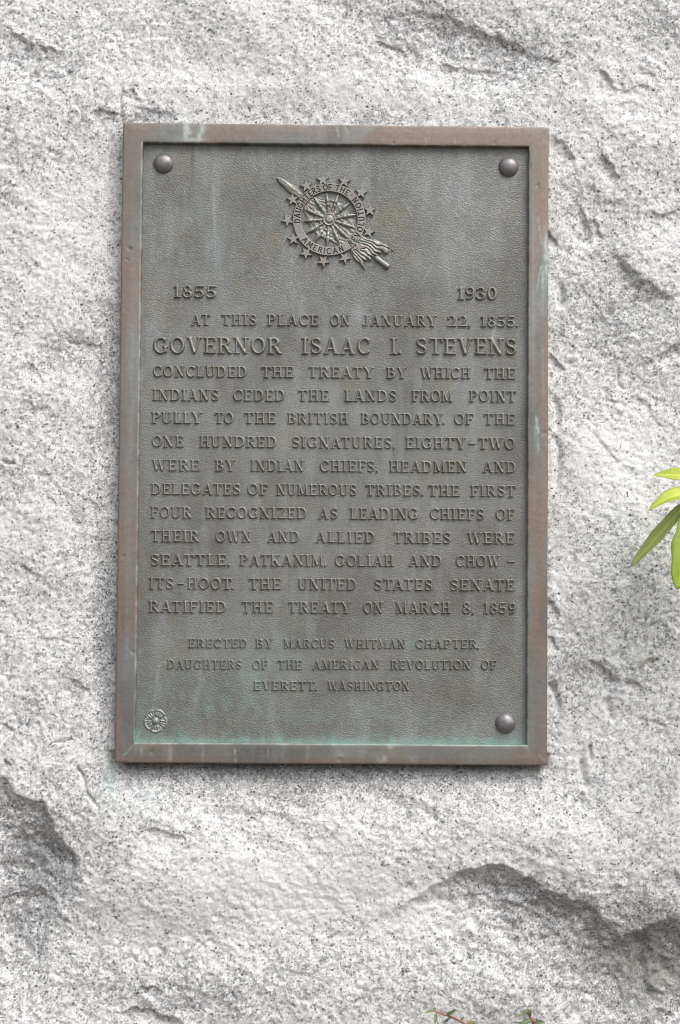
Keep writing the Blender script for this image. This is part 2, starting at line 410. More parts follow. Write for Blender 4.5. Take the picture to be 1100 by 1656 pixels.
DENS_SHADE = [(890, 1470, 90, 40, .5), (820, 1430, 60, 24, .4), (1065, 1590, 90, 80, .6), (1060, 1500, 50, 30, .3), (30, 1400, 60, 90, .35), (60, 1450, 90, 130, .45), (300, 1600, 260, 70, .25), (1000, 1560, 130, 90, .35), (960, 480, 70, 180, .25), (150, 180, 120, 30, .3), (500, 1255, 360, 14, .5), (700, 60, 110, 45, .7), (830, 100, 90, 45, .5), (640, 20, 60, 30, .5), (60, 90, 80, 50, .4), (170, 600, 25, 160, .6), (165, 1000, 25, 200, .6),  # speck density; also paints shade on ledge faces and around the plaque
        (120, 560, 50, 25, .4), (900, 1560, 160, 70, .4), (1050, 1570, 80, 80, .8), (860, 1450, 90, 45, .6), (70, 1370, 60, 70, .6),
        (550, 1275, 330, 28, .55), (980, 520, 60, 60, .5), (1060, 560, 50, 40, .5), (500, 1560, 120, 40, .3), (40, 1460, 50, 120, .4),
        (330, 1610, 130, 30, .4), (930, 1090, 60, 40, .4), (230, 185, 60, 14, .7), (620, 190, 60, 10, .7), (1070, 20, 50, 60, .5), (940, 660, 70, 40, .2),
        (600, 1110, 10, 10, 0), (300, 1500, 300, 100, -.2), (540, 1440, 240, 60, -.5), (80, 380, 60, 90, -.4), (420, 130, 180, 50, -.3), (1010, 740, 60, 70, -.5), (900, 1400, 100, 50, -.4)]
ROUGH = [(860, 1450, 110, 45, 1), (960, 1500, 90, 45, 1), (1060, 1560, 70, 90, 1.2), (60, 1350, 60, 70, 1), (60, 1480, 60, 120, .6), (700, 60, 120, 50, .6), (830, 100, 90, 40, .6), (330, 1620, 160, 40, .7),
         (960, 560, 60, 120, .5), (930, 330, 45, 120, .6), (970, 1090, 60, 50, .6), (40, 80, 90, 60, .4), (760, 1430, 70, 30, .7), (420, 1540, 200, 40, .4), (910, 1000, 30, 60, .6), (215, 165, 60, 25, .6), (60, 920, 60, 25, .5)]
WARM = [(1000, 1560, 160, 90, .22), (600, 1590, 80, 30, .1), (960, 680, 60, 60, .12), (150, 1340, 70, 40, .15), (500, 1290, 120, 30, .12), (640, 170, 90, 25, .12), (60, 560, 50, 80, .1), (1055, 1068, 14, 8, .9), (1030, 1112, 14, 9, .7), (40, 660, 20, 10, .35), (60, 920, 22, 10, .4), (380, 160, 8, 4, .8), (205, 75, 14, 8, .3), (655, 78, 12, 6, .5),
        (1055, 800, 18, 40, .35), (1060, 560, 40, 22, .25), (1080, 1580, 50, 40, .3), (10, 1230, 20, 20, .4), (790, 1300, 60, 30, .15), (930, 1000, 30, 30, .15), (860, 1330, 60, 40, .15), (30, 1290, 40, 30, .25)]

def build_boulder():
    st = 0.00165
    def axis(lo, hi, a, b):
        core = np.arange(lo, hi, st)
        def out(start, end, s):
            v = [start]; d = st
            while abs(v[-1]-end) > d*1.2:
                d = min(d*1.09, 0.05); v.append(v[-1]+s*d)
            return np.array(v[1:])
        return np.concatenate([out(core[0], a, -1)[::-1], core, out(core[-1], b, 1)])
    xs = axis(-0.545, 0.56, -1.25, 1.35); zs = axis(-0.86, 0.70, -1.32, 1.15)
    X, Z = np.meshgrid(xs, zs)
    # ragged working coordinates
    wx = 0.010*fbm(X*22, Z*22, 4, 101, 0.55); wz = 0.010*fbm(X*22, Z*22, 4, 131, 0.55)
    jag = 0.007*(scallop(X*52+wx*40, Z*52+wz*40, 251)-.35)
    Xw = X+wx*0.5+jag+0.002*fbm(X*110, Z*110, 2, 151); Zw = Z+wz*0.5+jag*.7+0.002*fbm(X*110, Z*110, 2, 161)
    h = 0.009*perlin(X*2.1+4, Z*2.1, 11) + 0.009*perlin(X*5.2, Z*5.2+9, 12)
    # broken, slanting facets
    ca, sa = math.cos(0.65), math.sin(0.65)
    U = (X*ca-Z*sa); W = (X*sa+Z*ca)
    lx_ = 0.05*fbm(X*6, Z*6, 2, 171); lz_ = 0.05*fbm(X*6, Z*6, 2, 181)
    def scarps(kx, kz, per, sharp, seed):
        n = fbm(U*kx+lx_*9+wx*5, W*kz+lz_*9+wz*5, 2, seed, 0.45)
        ph = n*per; fr = ph-np.floor(ph)
        return np.where(fr < 1-sharp, fr/(1-sharp), (1-fr)/sharp)-0.5
    h += 0.0019*scarps(4, 7, 3.0, .08, 40)*sstep(0.06, 0.45, fbm(X*6+3, Z*6, 3, 77))
    h += 0.0009*scarps(10, 17, 2.6, .10, 55)*sstep(0.08, 0.45, fbm(X*13+3, Z*13, 3, 97))
    h += 0.0030*fbm(U*11, W*17, 5, 21, 0.48)
    h += 0.0013*fbm(X*95, Z*105, 4, 31, 0.68)
    near = sstep(0.10, 0.0, np.maximum(np.abs(X)-0.305, np.abs(Z)-0.456))
    h = h*(1-0.55*near)
    for l, dep, ws, fall, tap in LEDGES:
        if dep < 0.0125: dep *= 0.72
        pts = pxs(l)
        ax = np.array([p[0] for p in pts]); az = np.array([p[1] for p in pts]); R = fall*3.2
        i0, i1 = np.searchsorted(xs, [ax.min()-R, ax.max()+R]); j0, j1 = np.searchsorted(zs, [az.min()-R, az.max()+R])
        if i1-i0 < 2 or j1-j0 < 2: continue
        d, s, t = seg_field(Xw[j0:j1, i0:i1], Zw[j0:j1, i0:i1], pts)
        sd = d*s
        dep = dep*np.clip(1+0.5*fbm(X[j0:j1, i0:i1]*24, Z[j0:j1, i0:i1]*24, 3, 205, .6), .35, 1.7)
        below = np.where(sd > 0, (1-np.exp(-sd/(ws*0.5)))*np.exp(-(sd/fall)**1.5), 0)
        lip = np.where(sd <= 0, 0.06*np.exp(sd/(ws*1.6)), 0.06*np.exp(-sd/(ws*0.25)))
        e = sstep(0, tap, t)*sstep(1, 1-tap, t)
        endf = np.exp(-np.maximum(0, d-fall*1.0)/fall)
        h[j0:j1, i0:i1] += dep*e*endf*(lip-below)
    for l, dep, wd in GROOVES:
        pts = pxs(l)
        ax = np.array([p[0] for p in pts]); az = np.array([p[1] for p in pts]); R = wd*4
        i0, i1 = np.searchsorted(xs, [ax.min()-R, ax.max()+R]); j0, j1 = np.searchsorted(zs, [az.min()-R, az.max()+R])
        if i1-i0 < 2 or j1-j0 < 2: continue
        d, s, t = seg_field(X[j0:j1, i0:i1]+wx[j0:j1, i0:i1]*.2, Z[j0:j1, i0:i1]+wz[j0:j1, i0:i1]*.2, pts)
        h[j0:j1, i0:i1] -= dep*np.exp(-(d/wd)**2)*sstep(0, .25, t+.05)*sstep(1.05, .75, t)
    def blob(px, py, rx, ry, rot=0.0):
        c = at(px, py, 0.015); k = 0.00088
        dx = (Xw-c[0])/k; dz = -(Zw-c[2])/k
        cr, sr = math.cos(rot), math.sin(rot)
        return np.exp(-(((dx*cr+dz*sr)/rx)**2+((-dx*sr+dz*cr)/ry)**2))
    for px, py, rx, ry, rot, hh in BUMPS:
        h += hh*blob(px, py, rx, ry, rot)*(1-0.6*near)
    rough = np.zeros(X.shape)
    for px, py, rx, ry, a in ROUGH: rough += a*blob(px, py, rx, ry)
    Ul = X*0.86-Z*0.5; Wl = X*0.5+Z*0.86
    rough = np.clip(rough, 0, 1.2)
    w1 = fbm(X*30, Z*30, 3, 211, .6)*.35; w2 = fbm(X*30, Z*30, 3, 221, .6)*.35
    h += (0.0009+0.0026*rough)*(scallop(Ul*15+w1, Wl*28+w2, 231)-.4)
    h += (0.0005+0.0026*rough)*(scallop(Ul*34+w1*1.5, Wl*85+w2*1.5, 241)-.4)
    h += 0.0009*rough*fbm(Ul*60, Wl*140, 3, 195, .65)
    # dressed seat of the plaque
    dd = np.maximum(np.abs(X)-0.305, np.abs(Z)-0.4565)
    h = np.where(dd < 0.06, np.minimum(h, 0.007+np.maximum(dd, 0)*0.25), h)
    # the stone falls away just under the lower edge and along the left edge
    under = np.exp(-(np.maximum(0, -0.456-Z)/0.030)**1.6)*sstep(-0.335, -0.29, X)*sstep(0.33, 0.28, X)*(Z < -0.44)
    h = h*(1-0.8*under)-0.006*under-0.014*np.exp(-(np.maximum(0, -0.456-Z)/0.008)**2)*(under > 0)*sstep(-0.32, -0.29, X)*sstep(0.315, 0.29, X)
    left = np.exp(-(np.maximum(0, -0.305-X)/0.022)**1.6)*sstep(-0.49, -0.40, Z)*sstep(0.47, 0.40, Z)*(X < -0.29)
    h = h*(1-0.6*left)-0.003*left
    h = np.where(dd < -0.004, np.minimum(-0.012, h), h)
    rock = np.zeros(X.shape+(4,))
    for px, py, rx, ry, a in DENS_SHADE: rock[..., 0] += a*blob(px, py, rx, ry)
    for px, py, rx, ry, a in WARM: rock[..., 1] += a*blob(px, py, rx, ry)
    rock[..., 1] *= np.clip(0.6+1.2*fbm(X*60, Z*60, 3, 300), 0, 1.4)
    # streaky run-off, also painting in shade below the plaque's lower edge
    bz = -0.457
    stn_shade = sstep(-0.30, -0.285, X)*sstep(0.315, 0.28, X)*np.where(Z < bz+0.01, np.exp(-((bz+0.01-Z)/0.026)**2), 0)
    stn_shade = stn_shade*np.clip(0.45+1.3*fbm(X*26, Z*9, 3, 410), 0.05, 1)
    rock[..., 2] = np.clip(stn_shade*0.9, 0, 1)
    rock[..., 3] = np.clip(1.0*blob(182, 1262, 10, 38) + 0.5*blob(235, 1290, 22, 16), 0, 1)
    Y = 0.020-h
    # the boulder rolls away beyond the dressed face
    def roll(v, a, b): return np.clip((v-a)/(b-a), 0, 1)**2.2
    rr = np.maximum(np.maximum(roll(-X, 0.72, 1.25), roll(X, 0.74, 1.35)), roll(Z, 0.80, 1.15))
    Y = Y+0.75*rr
    V = np.stack([X, Y, Z], -1).reshape(-1, 3); A = rock.reshape(-1, 4)
    nx, ny = len(xs), len(zs)
    F = grid_faces(nx, ny)
    # close the back
    ring = list(range(nx)) + [j*nx+nx-1 for j in range(1, ny)] + [(ny-1)*nx+i for i in range(nx-2, -1, -1)] + [j*nx for j in range(ny-2, 0, -1)]
    nb = len(V); B = V[ring].copy(); B[:, 0] *= 0.8; B[:, 1] = 1.25; B[:, 2] = np.where(B[:, 2] > 0, B[:, 2]*0.85, B[:, 2])
    V = np.vstack([V, B, [[0, 1.35, -0.1]]]); A = np.vstack([A, np.zeros((len(B)+1, 4))])
    m = len(ring); k = np.arange(m); k2 = (k+1) % m; r = np.array(ring)
    Fb = np.stack([r[k2], r[k], nb+k, nb+k2], -1)
    Fc = np.stack([nb+k2, nb+k, np.full(m, nb+m), np.full(m, nb+m)], -1)
    faces = np.vstack([F, Fb])
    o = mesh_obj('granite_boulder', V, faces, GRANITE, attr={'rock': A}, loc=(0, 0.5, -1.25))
    o['label'] = 'rough split pale grey speckled granite boulder carrying the bronze plaque'
    o['category'] = 'boulder'
build_boulder()

# ------------------------------------------------------------------ bronze plaque
YF = 0.0095        # face of the sunk field
PW, PH = 0.305, 0.4555
BAND = 0.0285
plaque = thing('bronze_plaque', 'weathered rectangular bronze plaque with raised lettering and bolted corners, fixed to the granite', 'plaque', (0, 0.021, -PH))

def blobs(X, Z, L, Y=0.0):
    s = np.zeros(X.shape)
    for px, py, rx, ry, a in L:
        c = at(px, py, Y); k = 0.00088
        s += a*np.exp(-(((X-c[0])/(k*rx))**2+((Z-c[2])/(k*ry))**2))
    return s

def scratches(X, Z, L, Y=0.0):
    s = np.zeros(X.shape)
    for x0, y0, x1, y1, wd, a in L:
        p, q = at(x0, y0, Y), at(x1, y1, Y)
        d, sd_, t = seg_field(X, Z, [(p[0], p[2]), (q[0], q[2])])
        s += a*np.exp(-(d/(wd*0.00088))**2)
    return s

def field_patina(X, Z):
    streak = np.clip(fbm(X*22, Z*3.2, 4, 500, 0.6)*2.0+0.25, 0, 1)
    spots = np.clip(fbm(X*60, Z*50, 4, 520, 0.6)*2.2+0.3, 0, 1)
    zb = -PH+BAND; xl = -PW+BAND; xr = PW-BAND; zt = PH-BAND
    A = np.zeros(X.shape+(4,))
    # verdigris gathered along the lower lip and up the streaks above it
    e = np.exp(-((Z-zb)/0.0075)**1.4)*(0.8+0.5*spots) + 0.26*np.exp(-((Z-zb)/0.035))*spots
    e += 0.5*np.exp(-((X-xl)/0.006))*np.exp(-((Z-zb)/0.06)) + 0.45*np.exp(-((xr-X)/0.006))*np.exp(-((Z-zb)/0.05))
    g = blobs(X, Z, [(420, 1080, 90, 60, .40), (360, 1140, 70, 30, .35), (560, 1160, 120, 9, .40), (620, 1140, 60, 7, .35), (700, 1050, 40, 25, .25), (340, 420, 18, 60, .22), (320, 330, 8, 30, .25),
                     (270, 1100, 50, 50, .25), (250, 1165, 28, 30, .45), (470, 280, 30, 40, .12), (720, 300, 20, 60, .12), (440, 1040, 14, 12, .35), (690, 1040, 60, 8, .3)])*(0.35+0.9*spots)
    A[..., 0] = np.clip(e*.9+g*0.55, 0, 0.9)
    pl = blobs(X, Z, [(345, 330, 26, 110, .30), (345, 400, 16, 40, .25), (730, 400, 60, 110, .20), (690, 300, 20, 50, .2), (540, 720, 260, 110, .14), (300, 670, 60, 40, .25), (760, 690, 80, 30, .16), (560, 680, 60, 22, .22),
                       (330, 450, 30, 40, .2), (720, 430, 6, 50, .3), (580, 505, 10, 20, .4), (800, 540, 14, 22, .3), (420, 1090, 60, 40, .25), (440, 1010, 8, 60, .2), (490, 970, 14, 40, .18), (345, 545, 10, 12, .2), (380, 570, 8, 12, .35), (440, 550, 90, 14, .12), (740, 1190, 120, 20, .18)])
    pl = pl+scratches(X, Z, [(678, 466, 698, 432, 1.3, .5), (725, 420, 728, 470, 1.3, .3), (694, 400, 700, 445, 1.2, .25), (345, 300, 349, 430, 2.2, .3), (258, 1075, 250, 1130, 1.6, .35), (258, 1075, 290, 1060, 1.6, .3),
                            (580, 1150, 640, 1138, 1.5, .3), (700, 1020, 690, 1048, 2.0, .5), (768, 1046, 785, 1047, 1.6, .4), (445, 950, 444, 1030, 1.4, .25), (800, 535, 796, 546, 1.3, .7), (560, 1150, 440, 1148, 1.2, .25), (385, 320, 372, 345, 1.2, .2), (655, 330, 668, 352, 1.4, .3)], YF)
    A[..., 1] = np.clip(pl*(0.35+0.9*streak)+0.10*streak*spots, 0, 0.85)
    br = blobs(X, Z, [(690, 1130, 60, 20, .30), (580, 1185, 90, 14, .30), (520, 430, 40, 30, .22), (420, 440, 30, 40, .16), (800, 350, 40, 80, .14), (300, 1040, 60, 30, .2), (650, 880, 140, 60, .12), (400, 820, 120, 60, .10), (470, 720, 60, 10, .18)])
    A[..., 2] = np.clip(br*(0.4+0.8*spots), 0, .7)*0.5
    gr = blobs(X, Z, [(311, 255, 3.2, 26, .5), (600, 500, 4, 3, .4), (549, 462, 5, 3, .6), (400, 438, 5, 4, .5), (455, 300, 60, 50, .10), (230, 1040, 20, 120, .15)])
    A[..., 3] = np.clip(gr, 0, 0.6)
    return A

def build_field():
    hx, hz = PW-BAND+0.002, PH-BAND+0.002
    xs = np.linspace(-hx, hx, 400); zs = np.linspace(-hz, hz, 610); X, Z = np.meshgrid(xs, zs)
    Y = YF+0.0006*fbm(X*9, Z*9, 3, 600)
    A = field_patina(X, Z)
    V = np.stack([X, Y, Z], -1).reshape(-1, 3)
    mesh_obj('back_panel', V, grid_faces(400, 610), FIELD, plaque, attr={'patina': A.reshape(-1, 4)})
build_field()

def build_frame():
    # cross-section from the outer back edge to the foot of the inner wall: (inwards, towards the viewer = -y)
    prof = [(0.0000, 0.022), (0.0000, 0.0026), (0.0002, 0.0014), (0.0008, 0.0007), (0.002, 0.0004), (0.004, 0.0003), (0.006, 0.0002), (0.008, 0.0001), (0.0097, 0.0), (0.0115, 0.0), (0.0135, 0.0), (0.0155, 0.0), (0.0175, 0.0), (0.0195, 0.0), (0.0215, 0.0), (0.0235, 0.0), (0.0255, 0.0001), (0.0272, 0.0002), (0.0282, 0.0006), (0.0285, 0.0016), (0.0289, 0.006), (0.0293, 0.0103)]
    corners = [(-PW, PH), (PW, PH), (PW, -PH), (-PW, -PH)]
    inw = [(1, -1), (-1, -1), (-1, 1), (1, 1)]
    V = []; seg = []
    for k in range(4):
        (ax, az), (bx, bz) = corners[k], corners[(k+1) % 4]
        n = 420 if k % 2 == 0 else 620
        for i in range(n):
            t = i/n
            ia = np.array(inw[k])*(1-t)+np.array(inw[(k+1) % 4])*t
            # inwards offset is linear between the mitres
            for (u, y) in prof:
                x = ax+(bx-ax)*t; z = az+(bz-az)*t
                if k % 2 == 0: px = x+ia[0]*u; pz = z+inw[k][1]*u
                else: px = x+inw[k][0]*u; pz = z+ia[1]*u
                V.append((px, y, pz))
    V = np.array(V); m = len(prof); N = len(V)//m
    X, Y, Z = V[:, 0], V[:, 1], V[:, 2]
    front = np.tile(np.array([1.0 if 2 <= i <= m-3 else 0.0 for i in range(m)]), N)
    # casting unevenness and a few dents
    V[:, 1] += front*(0.0004*fbm(X*8, Z*8, 3, 700)+0.00012*fbm(X*120, Z*120, 2, 710))
    V[:, 0] += 0.0004*fbm(Z*12, X*12, 3, 720); V[:, 2] += 0.0004*fbm(Z*12+5, X*12, 3, 730)
    for px, py, r, d in [(210, 402, 3, .0012), (548, 1228, 3, .001), (245, 1216, 3, .001), (200, 900, 2.5, .0008), (880, 700, 3, .0008), (870, 300, 2, .001), (560, 205, 3, .0006), (206, 420, 2, .001), (216, 1055, 3, .001), (800, 232, 2, .001), (636, 231, 2, .001)]:
        c = at(px, py, 0); V[:, 1] += front*d*np.exp(-((X-c[0])**2+(Z-c[2])**2)/(r*0.00088)**2)
    k = np.arange(N); k2 = (k+1) % N
    F = []
    for j in range(m-1): F.append(np.stack([k*m+j, k2*m+j, k2*m+j+1, k*m+j+1], -1))
    F = np.vstack(F)
    A = np.zeros((len(V), 4))
    horiz = np.abs(Z) > np.abs(X)+(PH-PW)
    # distance in from the outer edge
    du = np.where(horiz, PH-np.abs(Z), PW-np.abs(X))
    along = np.where(horiz, X, Z)
    nb = fbm(along*7, du*30+np.where(horiz, 3, 9)+np.sign(X+Z)*4, 4, 740, .6)
    brown = 0.40+1.3*nb
    brown += np.where(horiz & (Z < 0), 0.6*sstep(0.014, 0.006, du)-0.22, 0)
    brown += np.where(~horiz & (X < 0), 0.55*sstep(0.010, 0.005, du)-0.18, 0)
    brown += np.where(~horiz & (X > 0), 0.30*sstep(0.022, 0.012, np.abs(du-0.008)+.004), 0)
    brown += np.where(horiz & (Z > 0), 0.18, 0)
    brown += blobs(X, Z, [(865, 1190, 20, 50, .5), (300, 1225, 60, 8, .3), (640, 215, 120, 10, .2), (195, 1180, 10, 60, .5), (880, 700, 12, 120, .3)])
    A[:, 2] = np.clip(brown, 0, 1)*0.8
    pal = 0.5*np.exp(-((du-0.0282)/0.0012)**2)*np.clip(0.5+1.6*fbm(along*40, along*0+2, 3, 750), 0, 1)
    pal += blobs(X, Z, [(302, 208, 4, 9, 1.6), (300, 222, 3, 6, 1.5), (327, 208, 4, 8, 1.6), (322, 220, 3, 6, 1.4), (312, 226, 15, 2.5, 1.2), (308, 214, 3, 4, 1.0), (882, 405, 3.0, 30, .9), (878, 455, 2.6, 22, .8), (884, 440, 2.0, 16, .7), (868, 690, 2.4, 12, .7), (870, 720, 2, 12, .6), (276, 1219, 4, 14, .38), (328, 1219, 2.5, 12, .3), (497, 1219, 3, 14, .3),
                        (548, 1222, 6, 6, .3), (618, 1228, 8, 6, .5), (668, 1228, 7, 6, .3), (632, 1208, 5, 3, .6), (590, 212, 6, 8, .25), (875, 500, 6, 20, .2), (560, 215, 5, 8, .22), (230, 1213, 5, 8, .3), (600, 1218, 60, 8, .1), (206, 1000, 4, 80, .16), (214, 600, 5, 200, .14), (862, 500, 5, 150, .16)])
    pal += scratches(X, Z, [(875, 430, 868, 470, 1.4, .8), (883, 385, 886, 420, 1.6, .8), (876, 395, 870, 350, 1.2, .4), (866, 672, 872, 700, 1.3, .7), (205, 1218, 214, 1205, 1.1, .5), (190, 1228, 204, 1218, 1.0, .4), (872, 1221, 880, 1230, 1.0, .5),
                            (878, 560, 879, 640, 1.1, .3), (545, 207, 548, 222, 1.6, .5), (206, 1052, 214, 1056, 1.2, .5), (380, 1212, 381, 1234, 1.6, .35), (433, 1210, 434, 1225, 1.2, .3), (735, 222, 736, 232, 1.4, .4), (688, 224, 690, 232, 1.4, .4)])
    A[:, 1] = np.clip(pal*(0.5+0.9*np.clip(0.5+2*fbm(X*150, Z*110, 3, 760), 0, 1)), 0, 1)
    ver = blobs(X, Z, [(318, 212, 9, 10, .25), (880, 440, 4, 40, .4), (866, 705, 3, 22, .5), (300, 223, 12, 3, .5), (853, 1200, 3, 20, .5), (220, 1195, 2.5, 20, .6)])
    ver += np.where(horiz & (Z < 0), 0.55*np.exp(-((du-0.0288)/0.0012)**2), 0)
    A[:, 0] = np.clip(ver, 0, .9)
    gr = 0.25*np.exp(-(du/0.0012)**2)+blobs(X, Z, [(210, 402, 3, 3, .5), (872, 303, 2, 2, .7), (858, 268, 2, 5, .6)])
    # mitre seams
    mit = np.abs((PH-np.abs(Z))-(PW-np.abs(X)))
    gr += 0.35*np.exp(-(mit/0.0009)**2)*np.clip(0.4+2*fbm(X*60, Z*60, 2, 770), 0, 1)
    A[:, 3] = np.clip(gr, 0, .7)
    mesh_obj('frame', V, F, FRAME, plaque, attr={'patina': A})
build_frame()

# bolts
def build_bolt(px, py):
    c = at(px, py, YF-0.003); R = 0.0146
    prof = [(0.0, 0.0088), (0.18, 0.0087), (0.36, 0.0083), (0.54, 0.0074), (0.70, 0.0061), (0.83, 0.0046), (0.93, 0.0028), (0.985, 0.0012), (1.0, 0.0), (0.99, -0.0012)]
    n = 40; V = [(c[0], YF-prof[0][1], c[2])]
    for r, h in prof[1:]:
        for i in range(n):
            a = 2*math.pi*i/n; V.append((c[0]+R*r*math.cos(a), YF-h-0.0003*math.sin(a*3+px)*r, c[2]+R*r*math.sin(a)))
    F = [(0, 1+(i+1) % n, 1+i) for i in range(n)]
    for j in range(len(prof)-2):
        b = 1+j*n
        F += [(b+i, b+(i+1) % n, b+n+(i+1) % n, b+n+i) for i in range(n)]
    mesh_obj('bolt_head', V, F, BOLT, plaque, loc=(c[0], YF, c[2]))
for p in [(264.5, 263.5), (823, 269), (818, 1169.5)]: build_bolt(*p)

# ------------------------------------------------------------------ lettering
S, T = 0.092, 0.058           # half widths of stems and thin strokes
def box(x0, y0, x1, y1, w): return ('b', x0, y0, x1, y1, w)
def cap(pts, rs): return ('c', pts, rs)
def arc(cx, cy, rx, ry, a0, a1, rs=S, rt=T, n=14):
    pts = []; r = []
    for i in range(n+1):
        a = math.radians(a0+(a1-a0)*i/n); pts.append((cx+rx*math.cos(a), cy+ry*math.sin(a))); r.append(rt+(rs-rt)*abs(math.cos(a)))
    return cap(pts, r)
def ser(x, y, l): return box(x-l/2, 0.042 if y == 0 else 0.958, x+l/2, 0.042 if y == 0 else 0.958, 0.042)
def stem(x, y0=0.0, y1=1.0, w=S): return box(x, y0, x, y1, w)
G = {}
G['I'] = (.40, [stem(.2), ser(.2, 0, .40), ser(.2, 1, .40)])
G['E'] = (.70, [stem(.18), box(0, .94, .62, .94, T), box(0, .06, .66, .06, T), box(.18, .51, .46, .51, T*.9), box(.60, .99, .60, .74, .04), box(.64, .01, .66, .28, .04), box(.47, .40, .47, .62, .035)])
G['F'] = (.66, [stem(.18), box(0, .94, .62, .94, T), ser(.18, 0, .40), box(.18, .51, .46, .51, T*.9), box(.60, .99, .60, .72, .04), box(.47, .40, .47, .62, .035)])
G['L'] = (.66, [stem(.18), ser(.18, 1, .38), box(0, .06, .64, .06, T), box(.61, .01, .63, .30, .04)])
G['T'] = (.74, [stem(.37), ser(.37, 0, .40), box(.01, .94, .73, .94, T), box(.05, .99, .03, .72, .04), box(.69, .99, .71, .72, .04)])
G['H'] = (.84, [stem(.19), stem(.65), ser(.19, 0, .38), ser(.19, 1, .38), ser(.65, 0, .38), ser(.65, 1, .38), box(.19, .51, .65, .51, T)])
G['N'] = (.86, [stem(.17, 0, 1, T), stem(.69, .0, 1, T), box(.13, 1.0, .69, .0, S), ser(.17, 0, .34), ser(.69, 1, .34), ser(.10, 1, .24)])
G['M'] = (1.0, [stem(.16, 0, 1, T), stem(.82, 0, 1, S), box(.16, 1, .48, .06, S*.95), box(.80, 1, .48, .06, T), ser(.16, 0, .32), ser(.82, 0, .36), ser(.12, 1, .26), ser(.86, 1, .26)])
G['A'] = (.86, [box(.14, .0, .41, 1.0, T), box(.70, .0, .43, 1.0, S), box(.24, .32, .60, .32, T*.85), ser(.14, 0, .28), ser(.70, 0, .32), box(.36, .97, .48, .97, .03)])
G['V'] = (.86, [box(.15, 1.0, .44, .0, S), box(.72, 1.0, .44, .0, T), ser(.15, 1, .32), ser(.72, 1, .28)])
G['W'] = (1.16, [box(.14, 1.0, .36, .0, S), box(.60, .98, .36, .0, T), box(.56, .98, .80, .0, S), box(1.02, 1.0, .80, .0, T), ser(.14, 1, .30), ser(.57, 1, .26), ser(1.02, 1, .27)])
G['Y'] = (.82, [box(.14, 1.0, .41, .44, S*.95), box(.69, 1.0, .41, .44, T), stem(.41, 0, .50), ser(.14, 1, .30), ser(.69, 1, .27), ser(.41, 0, .38)])
G['K'] = (.84, [stem(.19), box(.66, .98, .24, .42, T), box(.36, .58, .70, .02, S*.95), ser(.19, 0, .38), ser(.19, 1, .38), ser(.66, 1, .28), ser(.70, 0, .30)])
G['O'] = (.86, [arc(.43, .5, .335, .45, 0, 360, S, T, 30)])
G['C'] = (.78, [arc(.43, .5, .335, .45, 48, 312, S, T, 24), box(.66, .66, .66, .96, .042), box(.66, .10, .68, .24, .035)])
G['G'] = (.86, [arc(.43, .5, .335, .45, 48, 318, S, T, 24), box(.66, .68, .66, .96, .042), stem(.69, .06, .44, S*.85), box(.54, .42, .82, .42, .042)])
G['D'] = (.84, [stem(.18), arc(.36, .5, .36, .44, -90, 90, S, T, 20), box(0, .94, .38, .94, T), box(0, .06, .38, .06, T)])
G['P'] = (.72, [stem(.18), arc(.36, .72, .25, .225, -90, 90, S*.95, T*.9, 14), box(0, .94, .38, .94, T), box(.18, .495, .38, .495, T*.9), ser(.18, 0, .40)])
G['R'] = (.82, [stem(.18), arc(.36, .735, .24, .21, -90, 90, S*.95, T*.9, 14), box(0, .94, .38, .94, T), box(.18, .52, .38, .52, T*.9), ser(.18, 0, .38), cap([(.40, .50), (.54, .30), (.64, .10), (.76, .05)], [.07, .088, .075, .05])])
G['B'] = (.76, [stem(.18), arc(.36, .745, .21, .20, -90, 90, S*.9, T*.9, 14), arc(.38, .28, .26, .22, -90, 90, S*.95, T*.9, 14), box(0, .94, .38, .94, T), box(0, .06, .40, .06, T), box(.18, .52, .40, .52, T*.9)])
G['S'] = (.66, [arc(.33, .735, .21, .205, 40, 250, S*.75, T, 14), cap([(.26, .545), (.33, .51), (.42, .465)], [.085, .095, .085]), arc(.33, .265, .23, .205, 68, -140, S*.75, T, 14), box(.53, .70, .53, .96, .04), box(.12, .04, .12, .31, .04)])
G['U'] = (.84, [stem(.18, .34, 1), stem(.66, .34, 1, T), arc(.42, .36, .245, .30, 180, 360, S*.85, T, 16), ser(.18, 1, .36), ser(.66, 1, .32)])
G['J'] = (.52, [stem(.34, .25, 1), ser(.34, 1, .36), arc(.19, .22, .15, .16, 0, -150, S, T, 10), cap([(.07, .20), (.07, .201)], [.085, .085])])
G['Z'] = (.72, [box(.04, .94, .68, .94, T), box(.02, .06, .70, .06, T), box(.62, .98, .10, .02, S*.95), box(.06, .99, .06, .74, .04), box(.67, .01, .67, .28, .04)])
G['0'] = (.66, [arc(.33, .5, .24, .45, 0, 360, S, T, 28)])
G['1'] = (.44, [stem(.24), ser(.24, 0, .42), cap([(.06, .80), (.20, .95)], [.05, .055])])
G['2'] = (.66, [arc(.32, .72, .22, .225, 165, -20, S*.9, T, 14), cap([(.53, .64), (.40, .40), (.12, .08)], [.085, .08, .06]), box(.03, .07, .62, .07, .068), box(.60, .02, .61, .24, .04), cap([(.12, .70), (.12, .701)], [.09, .09])])
G['3'] = (.64, [arc(.29, .745, .20, .20, 155, -80, S*.85, T, 14), arc(.29, .28, .24, .225, 80, -160, S*.95, T, 16), box(.22, .52, .34, .52, .05), cap([(.11, .80), (.11, .801)], [.08, .08]), cap([(.07, .21), (.07, .211)], [.085, .085])])
G['5'] = (.66, [box(.11, .925, .60, .925, .072), box(.14, .98, .115, .50, .05), arc(.30, .31, .26, .25, 128, -140, S*.9, T*.95, 18), cap([(.09, .17), (.09, .171)], [.075, .075])])
